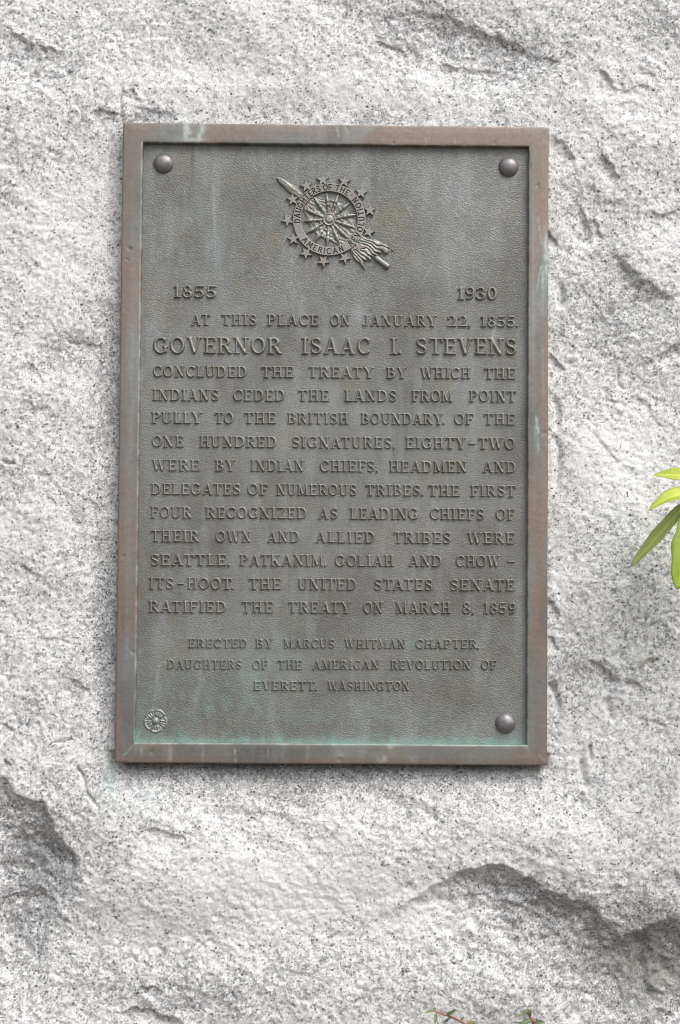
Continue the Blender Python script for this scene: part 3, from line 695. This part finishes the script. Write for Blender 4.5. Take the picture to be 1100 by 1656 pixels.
G['8'] = (.66, [arc(.33, .745, .19, .20, 0, 360, S*.85, T, 22), arc(.33, .27, .235, .225, 0, 360, S*.95, T, 24)])
G['9'] = (.64, [arc(.32, .68, .23, .265, 0, 360, S*.9, T, 24), arc(.18, .56, .37, .50, 10, -78, S*.9, T, 12), cap([(.14, .09), (.14, .091)], [.075, .075])])
G['.'] = (.20, [cap([(.10, .09), (.10, .091)], [.088, .088])])
G[','] = (.22, [cap([(.11, .09), (.11, .091)], [.085, .085]), cap([(.15, .06), (.06, -.14)], [.06, .03])])
G['-'] = (.84, [box(.16, .47, .68, .47, .058)])
# plain incised capitals for the emblem's ring
def sn(*ps): return [cap(list(p), [0.0]*len(p)) for p in ps]
def el(cx, cy, rx, ry, a0, a1, n=12): return [(cx+rx*math.cos(math.radians(a0+(a1-a0)*i/n)), cy+ry*math.sin(math.radians(a0+(a1-a0)*i/n))) for i in range(n+1)]
SANS = {'D': (.7, sn([(.1, 0), (.1, 1), (.3, 1)]+el(.25, .5, .4, .5, 85, -85)+[(.1, 0)])), 'A': (.76, sn([(.03, 0), (.38, 1), (.73, 0)], [(.16, .33), (.6, .33)])),
        'U': (.7, sn([(.08, 1)]+el(.35, .3, .27, .3, 180, 360)+[(.62, 1)])), 'G': (.8, sn(el(.42, .5, .36, .5, 50, 320)+[(.72, .42), (.46, .42)])),
        'H': (.7, sn([(.08, 0), (.08, 1)], [(.62, 0), (.62, 1)], [(.08, .5), (.62, .5)])), 'T': (.64, sn([(.32, 0), (.32, 1)], [(.02, 1), (.62, 1)])),
        'E': (.58, sn([(.52, 1), (.08, 1), (.08, 0), (.54, 0)], [(.08, .5), (.44, .5)])), 'R': (.66, sn([(.08, 0), (.08, 1), (.3, 1)]+el(.32, .75, .25, .25, 80, -80)+[(.08, .5)], [(.3, .5), (.62, 0)])),
        'S': (.6, sn(el(.3, .75, .22, .25, 30, 260)+el(.3, .25, .24, .25, 80, -150))), 'O': (.84, sn(el(.42, .5, .37, .5, 0, 360, 22))), 'F': (.54, sn([(.52, 1), (.08, 1), (.08, 0)], [(.08, .5), (.44, .5)])),
        'M': (.86, sn([(.06, 0), (.12, 1), (.43, .2), (.74, 1), (.8, 0)])), 'I': (.2, sn([(.1, 0), (.1, 1)])), 'C': (.76, sn(el(.42, .5, .36, .5, 50, 310))), 'N': (.7, sn([(.08, 0), (.08, 1), (.62, 0), (.62, 1)])),
        'V': (.72, sn([(.03, 1), (.36, 0), (.69, 1)])), 'L': (.54, sn([(.08, 1), (.08, 0), (.52, 0)])), '.': (.3, sn([(.15, .5), (.15, .51)])), ' ': (.5, [])}

def sdf(prims, X, Y):
    best = np.full(X.shape, 9.0)
    for p in prims:
        if p[0] == 'b':
            _, x0, y0, x1, y1, w = p
            L = math.hypot(x1-x0, y1-y0); dx, dy = (x1-x0)/L, (y1-y0)/L
            u = (X-(x0+x1)/2)*dx+(Y-(y0+y1)/2)*dy; v = -(X-(x0+x1)/2)*dy+(Y-(y0+y1)/2)*dx
            qu = np.abs(u)-L/2; qv = np.abs(v)-w
            d = np.hypot(np.maximum(qu, 0), np.maximum(qv, 0))+np.minimum(np.maximum(qu, qv), 0)
            best = np.minimum(best, d)
        else:
            pts, rs = p[1], p[2]
            for i in range(len(pts)-1):
                ax, ay = pts[i]; bx, by = pts[i+1]; dx, dy = bx-ax, by-ay; l2 = dx*dx+dy*dy+1e-12
                t = np.clip(((X-ax)*dx+(Y-ay)*dy)/l2, 0, 1)
                best = np.minimum(best, np.hypot(X-ax-t*dx, Y-ay-t*dy)-(rs[i]+(rs[i+1]-rs[i])*t))
    return best

_gc = {}
def glyph_grid(ch):
    if ch not in _gc:
        wd, pr = G[ch]
        clip = 0.0
        xs = np.arange(-.10, wd+.1001, .030); ys = np.arange(-.26, 1.1201, .030)
        X, Y = np.meshgrid(xs, ys); d = sdf(pr, X, np.clip(Y, -9, 9))
        _gc[ch] = (X, Y, d)
    return _gc[ch]

def build_line(words, h_mm, y_left, y_right, relief=0.0034, label=None):
    """words: (text, x0, x1) with pixel ends; y_left/right: (x, y) of the baseline at two places"""
    (xa, ya), (xb, yb) = y_left, y_right
    rng = random.Random(words[0][0]+str(len(words)))
    for text, x0, x1 in words:
        VV = []; FF = []; nb = 0
        gap = 0.10
        adv = []; tot = 0
        for i, ch in enumerate(text):
            g = gap
            if i < len(text)-1 and text[i+1] in '.,': g = 0.0 if ch in 'TYR' else 0.05
            if i < len(text)-1 and (text[i]+text[i+1]) in ('AT', 'AV', 'VA', 'TA', 'AY', 'LY', 'AW', 'WA'): g = 0.02
            adv.append((tot, G[ch][0])); tot += G[ch][0]+(g if i < len(text)-1 else 0)
        P0 = at(x0, ya+(yb-ya)*(x0-xa)/(xb-xa), YF-0.003); P1 = at(x1, ya+(yb-ya)*(x1-xa)/(xb-xa), YF-0.003)
        sx = (P1[0]-P0[0])/tot
        for (ox, wd), ch in zip(adv, text):
            gx_, gy_, d = glyph_grid(ch)
            jx, jz, rot = rng.uniform(-.012, .012), rng.uniform(-.012, .012), rng.uniform(-.012, .012)
            hh = relief*rng.uniform(0.92, 1.06)
            prof = hh*sstep(0.055, -0.055, d)+hh*0.10*sstep(0.0, -0.09, d)
            m = d < 0.06
            gx2 = gx_+gy_*rot+jx
            lx = P0[0]+(ox+gx2)*sx
            zbase = P0[2]+(P1[2]-P0[2])*((ox+gx2)/tot)
            lz = zbase+(gy_+jz)*h_mm
            V = np.stack([lx, YF+0.0007-prof, lz], -1).reshape(-1, 3)
            F = grid_faces(gx_.shape[1], gx_.shape[0], m)
            V, F = compact(V, F)
            VV.append(V); FF.append(F+nb); nb += len(V)
        V = np.vstack(VV); F = np.vstack(FF)
        A = field_patina(V[:, 0], V[:, 2])
        A[:, 0] *= 0.7; A[:, 1] = np.clip(A[:, 1]*1.1+blobs(V[:, 0], V[:, 2], [(806, 525, 5, 5, .9), (830, 527, 6, 4, .9), (836, 522, 3, 4, .8), (799, 538, 2, 6, .7)]), 0, 1); A[:, 2] = A[:, 2]*.6+0.10; A[:, 3] *= 0.5
        o = mesh_obj('raised_word', V, F, RELIEF, plaque, attr={'patina': A}, loc=(P0[0], YF, P0[2]))
        if label: o['label'] = label

k = 0.00088
L = build_line
L([('1855', 280.5, 350)], 20.6*k, (280, 481), (350, 481.6), .0040, 'raised year figures')
L([('1930', 739.5, 804)], 21*k, (739, 484.3), (804, 485), .0040, 'raised year figures')
L([('AT', 308.7, 340), ('THIS', 358.2, 415.4), ('PLACE', 432, 515.8), ('ON', 534.3, 566.2), ('JANUARY', 586.6, 706.8), ('22,', 723.2, 761.8), ('1855.', 777.3, 839)], 18.3*k, (308, 525.6), (839, 528.7))
L([('GOVERNOR', 247.8, 455.6), ('ISAAC', 487.7, 599.6), ('I.', 631, 649), ('STEVENS', 672.8, 836)], 27*k, (248, 571.4), (836, 573.6), .0044, 'tall raised capitals')
L([('CONCLUDED', 247.2, 399.3), ('THE', 422.5, 475), ('TREATY', 498.2, 605.1), ('BY', 625.2, 657.4), ('WHICH', 679.9, 761.2), ('THE', 782.9, 834.5)], 18.3*k, (247, 609.3), (834, 613))
L([('INDIANS', 246.3, 353.8), ('CEDED', 377, 461.1), ('THE', 482.1, 532.8), ('LANDS', 557.8, 641.9), ('FROM', 666, 732.5), ('POINT', 759.4, 835)], 18.6*k, (247, 647.6), (834, 650))
L([('PULLY', 244.7, 326.6), ('TO', 347.4, 377.7), ('THE', 394.6, 446.6), ('BRITISH', 465.1, 564), ('BOUNDARY.', 584.1, 720.1), ('OF', 735, 766.5), ('THE', 782.9, 833.6)], 18.4*k, (245, 684.2), (834, 687))
L([('ONE', 245.3, 297.3), ('HUNDRED', 322.9, 447.8), ('SIGNATURES,', 471.9, 639.7), ('EIGHTY-TWO', 656.1, 833.6)], 18.6*k, (245, 722.6), (834, 726.4))
L([('WERE', 245.3, 322.6), ('BY', 347.7, 380.1), ('INDIAN', 404.9, 492), ('CHIEFS,', 517.7, 611.9), ('HEADMEN', 629.5, 755.7), ('AND', 781, 835)], 18.5*k, (245, 761.2), (834, 764.6))
L([('DELEGATES', 243.8, 389.4), ('OF', 400.2, 433.3), ('NUMEROUS', 447.2, 577), ('TRIBES.', 591.8, 685.2), ('THE', 693.2, 744.2), ('FIRST', 761.2, 834.5)], 18.6*k, (244, 799.6), (834, 803.2))
L([('FOUR', 243.8, 310.3), ('RECOGNIZED', 332.8, 496), ('AS', 515.2, 546.7), ('LEADING', 566.5, 676.8), ('CHIEFS', 695.4, 783.5), ('OF', 802, 832.9)], 18.6*k, (244, 837.4), (833, 841.2))
L([('THEIR', 243.8, 322), ('OWN', 348.9, 407), ('AND', 431.7, 484.9), ('ALLIED', 509.6, 607.3), ('TRIBES', 636.6, 729.4), ('WERE', 756.3, 832.9)], 18.7*k, (244, 876), (833, 879.8))
L([('SEATTLE,', 242.6, 372.4), ('PATKANIM,', 387.5, 528.5), ('GOLIAH', 541.7, 637.6), ('AND', 661.4, 714.9), ('CHOW', 737.7, 809.7), ('-', 817.5, 836.4)], 18.6*k, (243, 914.6), (833, 916.8))
L([('ITS-HOOT.', 241, 378.3), ('THE', 402.4, 454.9), ('UNITED', 482.1, 577), ('STATES', 604.8, 700), ('SENATE', 727.8, 832.9)], 18.5*k, (241, 952.4), (833, 955.6))
L([('RATIFIED', 240.4, 366.2), ('THE', 390.9, 442), ('TREATY', 466.4, 567.7), ('ON', 587.8, 619.6), ('MARCH', 640.4, 729.4), ('8,', 747.9, 767.4), ('1859', 782, 834.5)], 18.6*k, (240, 990.4), (833, 992.8))
L([('ERECTED', 304.7, 400.5), ('BY', 413.6, 442), ('MARCUS', 459, 541.2), ('WHITMAN', 557.3, 656.4), ('CHAPTER,', 672.3, 775.6)], 14.6*k, (305, 1047.6), (775, 1048.8), .0030, 'small raised capitals')
L([('DAUGHTERS', 270, 391.6), ('OF', 408.3, 433.1), ('THE', 449.4, 489.1), ('AMERICAN', 506.1, 613.6), ('REVOLUTION', 631.5, 761.8), ('OF', 778.3, 803.2)], 14.8*k, (270, 1081.8), (803, 1082.8), .0030, 'small raised capitals')
L([('EVERETT,', 410.4, 512.9), ('WASHINGTON', 529.9, 663.3)], 14.8*k, (410, 1116.3), (663, 1116.6), .0030, 'small raised capitals')

# ------------------------------------------------------------------ emblem: spinning wheel, stars, flax and distaff
EC = at(532.6, 354.6, YF-0.004)
def epx(x, y): return ((x-490)/4.783*k, -(y-453)/4.783*k)      # millimetre offsets measured from the wheel's centre
def pat(V, ver=.0, pale=.10, brn=.12, groove=None):
    A = np.zeros((len(V), 4)); n = fbm(V[:, 0]*90, V[:, 2]*90, 3, 800)
    A[:, 0] = np.clip(ver+0.25*n, 0, .6); A[:, 1] = np.clip(pale+0.4*n, 0, .6); A[:, 2] = np.clip(brn-.3*n, 0, .6)
    if groove is not None: A[:, 3] = groove
    return A

def build_emblem():
    # rim with incised capitals
    nr, na = 46, 900
    rad = np.linspace(43.6, 61.2, nr)*k; ang = np.linspace(0, 2*math.pi, na, endpoint=False)
    Rr, An = np.meshgrid(rad, ang)
    X = Rr*np.sin(An); Z = Rr*np.cos(An)
    d = np.maximum(45.2*k-Rr, Rr-59.8*k)
    h = 0.0046*sstep(0.0007, -0.0009, d)
    gro = np.full(X.shape, 9.0)
    def ring_text(txt, a0, a1, inner, r0, capd):
        ws = [SANS[c][0]+.16 for c in txt]; tot = sum(ws); acc = 0
        for c, w_ in zip(txt, ws):
            mid = acc+w_/2; acc += w_
            a = math.radians(a0+(a1-a0)*mid/tot)
            if not SANS[c][1]: continue
            # local glyph coordinates
            dA = (An-a+math.pi) % (2*math.pi)-math.pi
            rm = (r0+capd/2)*k
            if not inner: lx = dA*rm/(capd*k)+SANS[c][0]/2; ly = (Rr-r0*k)/(capd*k)
            else: lx = -dA*rm/(capd*k)+SANS[c][0]/2; ly = ((r0+capd)*k-Rr)/(capd*k)
            m = (np.abs(dA) < 0.16)
            g = sdf(SANS[c][1], lx[m], ly[m])
            gro[m] = np.minimum(gro[m], g)
    ring_text('DAUGHTERS', -99, -16, False, 48.0, 8.8)
    ring_text('OF', -12.5, 4, False, 48.0, 8.8)
    ring_text('THE', 9, 38, False, 48.0, 8.8)
    ring_text('AMERICAN', 234, 153, True, 48.0, 8.8)
    ring_text('REVOLUTION', 143, 48, True, 48.0, 8.8)
    ring_text('.', 40, 44.5, False, 48.0, 8.8); ring_text('.', -118, -112, False, 48.0, 8.8)
    gm = sstep(0.115, 0.03, gro)
    h = h-0.0014*gm
    V = np.stack([EC[0]+X, YF+0.0004-h, EC[2]+Z], -1).reshape(-1, 3)
    i, j = np.meshgrid(np.arange(nr-1), np.arange(na)); j2 = (j+1) % na
    F = np.stack([(j*nr+i).ravel(), (j*nr+i+1).ravel(), (j2*nr+i+1).ravel(), (j2*nr+i).ravel()], -1)[:, ::-1]
    emb = mesh_obj('wheel_emblem', V, F, EMBLEM, plaque, attr={'patina': pat(V, 0, .04, .12, (gm*0.72).ravel())}, loc=(EC[0], YF, EC[2]))
    # stars
    def star(x, y, rot):
        ox, oz = epx(x, y); c = np.array([EC[0]+ox, YF, EC[2]+oz])
        ra, rb = 10.6*k, 4.3*k; V = []; F = []
        for (s, yy) in ((1.06, -0.0), (1.0, -0.0036), (0.93, -0.0040)):
            for q in range(10):
                a = math.radians(rot)+q*math.pi/5; r = (ra if q % 2 == 0 else rb)*s
                V.append((c[0]+r*math.sin(a), c[1]+yy, c[2]+r*math.cos(a)))
        V.append((c[0], c[1]-0.0041, c[2]))
        for lv in (0, 1):
            for q in range(10): F.append((lv*10+q, lv*10+(q+1) % 10, lv*10+10+(q+1) % 10, lv*10+10+q))
        for q in range(10): F.append((20+q, 20+(q+1) % 10, 30))
        V = np.array(V)
        mesh_obj('star', V, F, EMBLEM, emb, smooth=False, attr={'patina': pat(V, 0, .06, .18)}, loc=tuple(c))
    for x, y, r in [(310, 192, -12), (437, 143, -4), (605, 153, 8), (737, 240, 8), (805, 378, 2), (797, 548, 16), (722, 664, 30), (612, 752, 170), (447, 780, 176), (312, 718, -176), (212, 610, -150), (166, 462, -100), (204, 300, -6)]:
        star(x, y, r)
    # hub
    n = 36; prof = [(0, .0056), (3.2, .0056), (4.1, .0055), (4.5, .0054), (4.8, .0048), (6.6, .0048), (6.9, .0042), (8.2, .0041), (8.6, .0050), (10.0, .0050), (10.7, .0042), (11.0, -.0002)]
    V = [(EC[0], YF-prof[0][1], EC[2])]; F = []
    for r, hh in prof[1:]:
        for q in range(n):
            a = 2*math.pi*q/n; V.append((EC[0]+r*k*math.cos(a), YF-hh, EC[2]+r*k*math.sin(a)))
    F += [(0, 1+(q+1) % n, 1+q) for q in range(n)]
    for lv in range(len(prof)-2):
        b = 1+lv*n; F += [(b+q, b+(q+1) % n, b+n+(q+1) % n, b+n+q) for q in range(n)]
    V = np.array(V); mesh_obj('hub', V, F, EMBLEM, emb, attr={'patina': pat(V, 0, .1, .15)}, loc=(EC[0], YF, EC[2]))
    # turned spokes
    tips = [(468, 243), (560, 255), (650, 316), (704, 410), (694, 516), (642, 606), (575, 650), (475, 665), (375, 633), (301, 567), (276, 467), (289, 371), (365, 273)]
    pr = [(9.5, 1.0), (14, 1.5), (19, 2.0), (22, 1.6), (23, 2.7), (25.5, 3.0), (28, 1.8), (29.5, 2.8), (32, 3.0), (36, 2.1), (40, 1.2), (44.2, .35)]
    for (x, y) in tips:
        ox, oz = epx(x, y); Lg = math.hypot(ox, oz); dx, dz = ox/Lg, oz/Lg; f = Lg/(45.0*k)
        V = []; F = []; n = 10
        for (t, r) in pr:
            for q in range(n):
                a = 2*math.pi*q/n; s_ = r*1.2*k*math.cos(a); hh = 0.0024+r*1.1*k*math.sin(a)
                V.append((EC[0]+dx*t*k*f-dz*s_, YF-hh, EC[2]+dz*t*k*f+dx*s_))
        for lv in range(len(pr)-1):
            F += [(lv*n+q, lv*n+(q+1) % n, lv*n+n+(q+1) % n, lv*n+n+q) for q in range(n)]
        V = np.array(V)
        mesh_obj('spoke', V, F, RELIEF, emb, attr={'patina': pat(V, .0, .16, .02)}, loc=(EC[0], YF, EC[2]))
    # flax behind the spokes, its tuft and the tip of the distaff
    us = np.arange(-520, 620, 4.0); vs_ = np.arange(-190, 191, 4.0)
    U, W = np.meshgrid(us, vs_)
    wid = np.interp(U, [-505, -492, -460, -400, -340, -290, -225, -215, -150, -80, 0, 80, 150, 214, 224, 270, 330, 400, 460, 520, 600], [17, 25, 30, 36, 36, 31, 26, 66, 104, 140, 158, 138, 118, 104, 60, 78, 100, 116, 124, 130, 134])
    off = np.interp(U, [-505, -300, -200, 0, 220, 300, 400, 520], [14, 6, 6, -4, 0, 4, -4, -14])
    nw = (W-off)/wid
    # locks of fibre fan out from the axis
    lock = nw*np.where(U > 225, 13.0, np.where(U < -225, 4.5, 11.0))+3.0*fbm(U*.011, nw*1.6, 2, 910)+np.where(np.abs(U) > 225, 1.0*np.sin(U*.02+nw*2), 0)
    strand = np.abs(np.sin(lock))
    tipn = perlin(np.floor(lock/math.pi)*1.37+.5, np.full_like(U, .3), 930)
    umax = np.where(W < 0, 462-W*.5, 462-W*.45)+70*tipn+46*(strand**1.5-.6)
    e = np.abs(W-off)-wid-10*fbm(U*.03, W*.03, 2, 900)*(U > -200)
    e = np.where(U > 225, np.maximum(e, (U-umax)*.6), e)
    puffs = np.clip(fbm(U*.026, W*.026, 2, 920)*1.8+.3, 0, 1)
    inside = (np.abs(U) < 214)
    h = np.where(inside, .0014+.0009*strand**.7+.0014*puffs*sstep(150, 40, np.abs(U)), .0022+.0018*strand**.8)
    h = np.where(U < -230, .0036*np.sqrt(np.clip(1-nw**2, 0, 1))+.0008*strand, h)
    h = h*sstep(5, -8, e)
    h = np.where((np.hypot(U, W) > 212) & (np.hypot(U, W) < 288), np.minimum(h, .0030), h)
    ca, sa = .766, .643
    GX = (U*ca-W*sa)/4.783*k; GZ_ = -(U*sa+W*ca)/4.783*k
    V = np.stack([EC[0]+GX, YF+0.0005-h, EC[2]+GZ_], -1).reshape(-1, 3)
    F = grid_faces(len(us), len(vs_), (e < 6)); V, F = compact(V, F)
    mesh_obj('flax_bundle', V, F, RELIEF, emb, attr={'patina': pat(V, .0, .04, .0)}, loc=(EC[0], YF, EC[2]))
    # distaff handle
    a = np.array(epx(862, 752)); b = np.array(epx(955, 822)); dv = (b-a)/np.linalg.norm(b-a); n = 12; V = []; F = []
    pr2 = [(-.12, 3.2, 0), (0, 4.6, 0), (.5, 4.6, 0), (.93, 5.2, 0), (1.0, 4.6, 0), (1.05, 2.6, 0)]
    for t, r, _ in pr2:
        for q in range(n):
            an = 2*math.pi*q/n; p = a+(b-a)*t; V.append((EC[0]+p[0]-dv[1]*r*k*math.cos(an), YF-.001-r*.95*k*math.sin(an), EC[2]+p[1]+dv[0]*r*k*math.cos(an)))
    for lv in range(len(pr2)-1): F += [(lv*n+q, lv*n+(q+1) % n, lv*n+n+(q+1) % n, lv*n+n+q) for q in range(n)]
    F.append(tuple(range(len(pr2)*n-n, len(pr2)*n)))
    V = np.array(V); mesh_obj('distaff', V, F, EMBLEM, emb, attr={'patina': pat(V, 0, .15, .15)}, loc=(EC[0], YF, EC[2]))
build_emblem()

def build_rosette():
    c = at(251.5, 1166, YF-.003); n = 190; R = 22*k
    g = np.linspace(-R, R, n); X, Z = np.meshgrid(g, g); r = np.hypot(X, Z)/k; a = np.arctan2(X, Z)
    lobe = np.abs(np.sin(2.5*(a+0.12)))              # 0 in the notches between the five petals
    ro = 17.6+2.2*lobe**.6
    e = r-ro
    petal = sstep(0, .75, lobe)
    rim = np.exp(-((e+2.2)/1.7)**2)*sstep(.15, .5, lobe)
    dish = .0012+.0016*np.exp(-((r-9)/5.0)**2)*petal
    cleft = np.exp(-(np.sin(2.5*(a+0.12))*r/3.2)**2)*sstep(6.5, 10, r)
    sepal = np.exp(-(np.sin(2.5*(a+0.12))*r/1.5)**2)*sstep(8, 12, r)*sstep(21, 16, r)
    crease = np.exp(-(np.cos(2.5*(a+0.12))*r/1.3)**2)*sstep(7, 9, r)*sstep(16, 12, r)
    h = dish+.0012*rim-.0005*cleft+.0013*sepal-.0006*crease+.0004*np.cos(a*20)*sstep(8, 11, r)*sstep(17, 14, r)
    ball = np.sqrt(np.clip(1-(r/6.4)**2, 0, 1))
    h = np.where(r < 8.6, h-.0010*sstep(8.6, 7.4, r), h); h = np.maximum(h, .0006+.0048*ball*(r < 6.4))
    h = h*sstep(.8, -.8, e)
    V = np.stack([c[0]+X, YF+.0004-h, c[2]+Z], -1).reshape(-1, 3)
    V, F = compact(V, grid_faces(n, n, e < .8))
    mesh_obj('rosette', V, F, EMBLEM, plaque, attr={'patina': pat(V, .25, .0, .0)}, loc=(c[0], YF, c[2]))
build_rosette()

# ------------------------------------------------------------------ plants
def tube(name, pts, rads, mat, parent, n=8):
    pts = [np.array(p, float) for p in pts]; V = []; F = []
    for i, p in enumerate(pts):
        t = pts[min(i+1, len(pts)-1)]-pts[max(i-1, 0)]; t /= np.linalg.norm(t)
        s = np.cross(t, [0, 1, .13]); s /= np.linalg.norm(s); u = np.cross(s, t)
        for q in range(n):
            a = 2*math.pi*q/n; V.append(p+rads[i]*(s*math.cos(a)+u*math.sin(a)))
    for i in range(len(pts)-1): F += [(i*n+q, i*n+(q+1) % n, i*n+n+(q+1) % n, i*n+n+q) for q in range(n)]
    F += [tuple(range(n))[::-1], tuple(range(len(pts)*n-n, len(pts)*n))]
    return mesh_obj(name, V, F, mat, parent)

def leaf(base, tip, width, mat, parent, normal=(0, -1, 0.3), fold=0.25, bend=0.0, side=0.0, shape=0.55, thick=0.0005, seed=0, nu=22, nv=9):
    """one leaf blade with a folded midrib; bend lifts its middle along the normal, side bows it in its own plane"""
    base = np.array(base, float); tip = np.array(tip, float); ax = tip-base; Lg = np.linalg.norm(ax); ax /= Lg
    nrm = np.array(normal, float); nrm -= ax*nrm.dot(ax); nrm /= np.linalg.norm(nrm); sd_ = np.cross(ax, nrm)
    t = np.linspace(0, 1, nu); v = np.linspace(-1, 1, nv)
    prof = np.clip(t, 0, 1)**(shape)*(1-t)**(0.75); prof = prof/prof.max()
    prof = np.maximum(prof, np.where(t < .12, .05, 0.0)); prof[-1] = 0.004
    Tt, Vv = np.meshgrid(t, v)
    hw = np.interp(Tt, t, prof)*width/2
    edge = 1+0.06*np.sin(Tt*19+seed)*np.abs(Vv)
    lift = bend*Lg*4*Tt*(1-Tt)+fold*np.abs(Vv)*hw+0.02*Lg*np.sin(Tt*9+Vv*2+seed)*np.abs(Vv)*.35
    sb = side*Lg*4*Tt*(1-Tt)
    P = base+ax*(Tt*Lg)[..., None]+sd_*(Vv*hw*edge+sb)[..., None]+nrm*lift[..., None]
    vein = np.exp(-(Vv*hw/(.0011))**2)+0.35*(np.abs(((Tt*9-np.abs(Vv)*1.1) % 1)-.5) < .09)
    A = np.stack([Vv*.5+.5, Tt, np.clip(vein, 0, 1), np.ones_like(Tt)], -1)
    top = (P+nrm*thick/2).reshape(-1, 3); bot = (P-nrm*thick/2).reshape(-1, 3)
    F = grid_faces(nu, nv); m = nu*nv
    b = [i for i in range(nu)] + [j*nu+nu-1 for j in range(1, nv)] + [(nv-1)*nu+i for i in range(nu-2, -1, -1)] + [j*nu for j in range(nv-2, 0, -1)]
    b = np.array(b); b2 = np.roll(b, -1)
    Fs = np.stack([b, b+m, b2+m, b2], -1)
    return mesh_obj('leaf', np.vstack([top, bot]), np.vstack([F, F[:, ::-1]+m, Fs]), mat, parent, attr={'leafuv': np.vstack([A.reshape(-1, 4)]*2)})

def build_shrub():
    cx = at(1128, 806, -.10)
    foot = (cx[0]+.10, -.16, GZ-.02)
    sh = thing('leafy_shrub', 'shrub with yellow green lance shaped leaves reaching in at the right edge before the granite', 'shrub', (foot[0], foot[1], GZ))
    pts = smooth_poly([foot, (foot[0]+.03, -.16, -.8), (cx[0]+.05, -.13, -.45), (cx[0]+.02, -.11, -.2), tuple(cx)], 5)
    tube('stem', pts, np.linspace(.008, .003, len(pts)), STEM_B, sh)
    A = lambda x, y, Y: at(x, y, Y)
    leaf(A(1150, 784, -.10), A(1056, 769, -.085), .0250, LEAF_Y, sh, (0.05, -.75, .65), .25, .10, 0, .55, seed=1)
    leaf(A(1140, 806, -.10), A(1049, 826, -.12), .030, LEAF_Y, sh, (-.2, -.55, .8), .30, .16, 0, .5, seed=2)
    leaf(A(1122, 800, -.10), A(1020.5, 916, -.07), 0.0200, LEAF_D, sh, (-.25, -.85, .6), .3, .03, -.02, .8, seed=3)
    leaf(A(1126, 812, -.10), A(1094, 954, -.11), .050, LEAF_G, sh, (.05, -1, .3), .22, .04, -.03, .62, seed=4)
    # the rest of the whorl, beyond the frame
    for i, (dx, dz, dy, m_) in enumerate([(.11, .05, -.06, LEAF_Y), (.12, -.04, .03, LEAF_G), (.07, -.12, -.03, LEAF_G), (.05, .11, 0, LEAF_Y), (.10, -.09, -.09, LEAF_D)]):
        leaf(cx+np.array([.006, 0, 0]), cx+np.array([dx, dy, dz]), .034, m_, sh, (.1, -.9, .5), .25, .06, 0, .6, seed=10+i)
    for i, (z, s_) in enumerate([(-.25, 1), (-.32, -1), (-.42, 1)]):
        b = np.array([cx[0]+.03, -.115, z+cx[2]+.05]); leaf(b, b+np.array([.11*max(s_, 0)+.03, -.05*s_, -.06]), .034, LEAF_G, sh, (0, -.8, .6), .2, .05, 0, .6, seed=20+i)
build_shrub()

def build_sprig(label, stempx, leaves, Y, foot, side_twigs=()):
    f = np.array([foot[0], foot[1], GZ-.01])
    sp = thing('leafy_sprig', label, 'sprig', (foot[0], foot[1], GZ), 'sprigs at the foot of the boulder')
    P = [tuple(at(x, y, Y)) for x, y in stempx]
    pts = smooth_poly(P+[tuple((np.array(P[-1])*.5+f*.5)+np.array([.02, -.01, 0])), tuple(f)], 6)
    tube('stem', pts, np.linspace(.0011, .0028, len(pts)), STEM_R, sp)
    for i, (bx, by, tx, ty, w_, dy) in enumerate(leaves):
        leaf(at(bx, by, Y), at(tx, ty, Y+dy), w_, LEAF_S, sp, (.2*(-1)**i, -.8, .6), .35, .07, .03*(-1)**i, .7, seed=i, nu=12, nv=5)
    # lower leaves down the stem, below the frame
    for i, p in enumerate(pts[2*len(pts)//3::2]):
        p = np.array(p); s_ = (-1)**i
        leaf(p, p+np.array([.028*s_, -.012, .012]), .008, LEAF_S, sp, (.2, -.7, .7), .3, .05, 0, .7, seed=30+i, nu=12, nv=5)
build_sprig('thin red stemmed sprig arching in at the bottom edge, left of the green tipped one', [(701, 1634), (716, 1640), (732, 1645), (752, 1656), (775, 1678)],
            [(703, 1635, 688, 1638, .0040, -.01), (705, 1638, 703, 1657, .0050, -.01), (722, 1642, 740, 1633, .0048, -.01), (730, 1645, 718, 1653, .003, .005), (744, 1652, 751, 1643, .0035, 0), (757, 1657, 771, 1652, .004, 0), (702, 1634, 704, 1628, .003, 0)],
            -.06, (.24, -.12))
build_sprig('upright sprig with fresh green tip at the bottom edge, right of the red stemmed one', [(853, 1637), (857, 1644), (862, 1654), (868, 1676)],
            [(853, 1639, 832, 1646, .0035, -.01), (855, 1641, 843, 1633, .0035, 0), (857, 1644, 852, 1631, .005, -.012), (857, 1645, 859, 1633, .0045, 0), (860, 1649, 840, 1659, .007, -.01), (863, 1654, 882, 1654, .0055, -.01), (866, 1664, 828, 1653, .003, 0), (866, 1664, 816, 1657, .003, 0)],
            -.06, (.34, -.13))
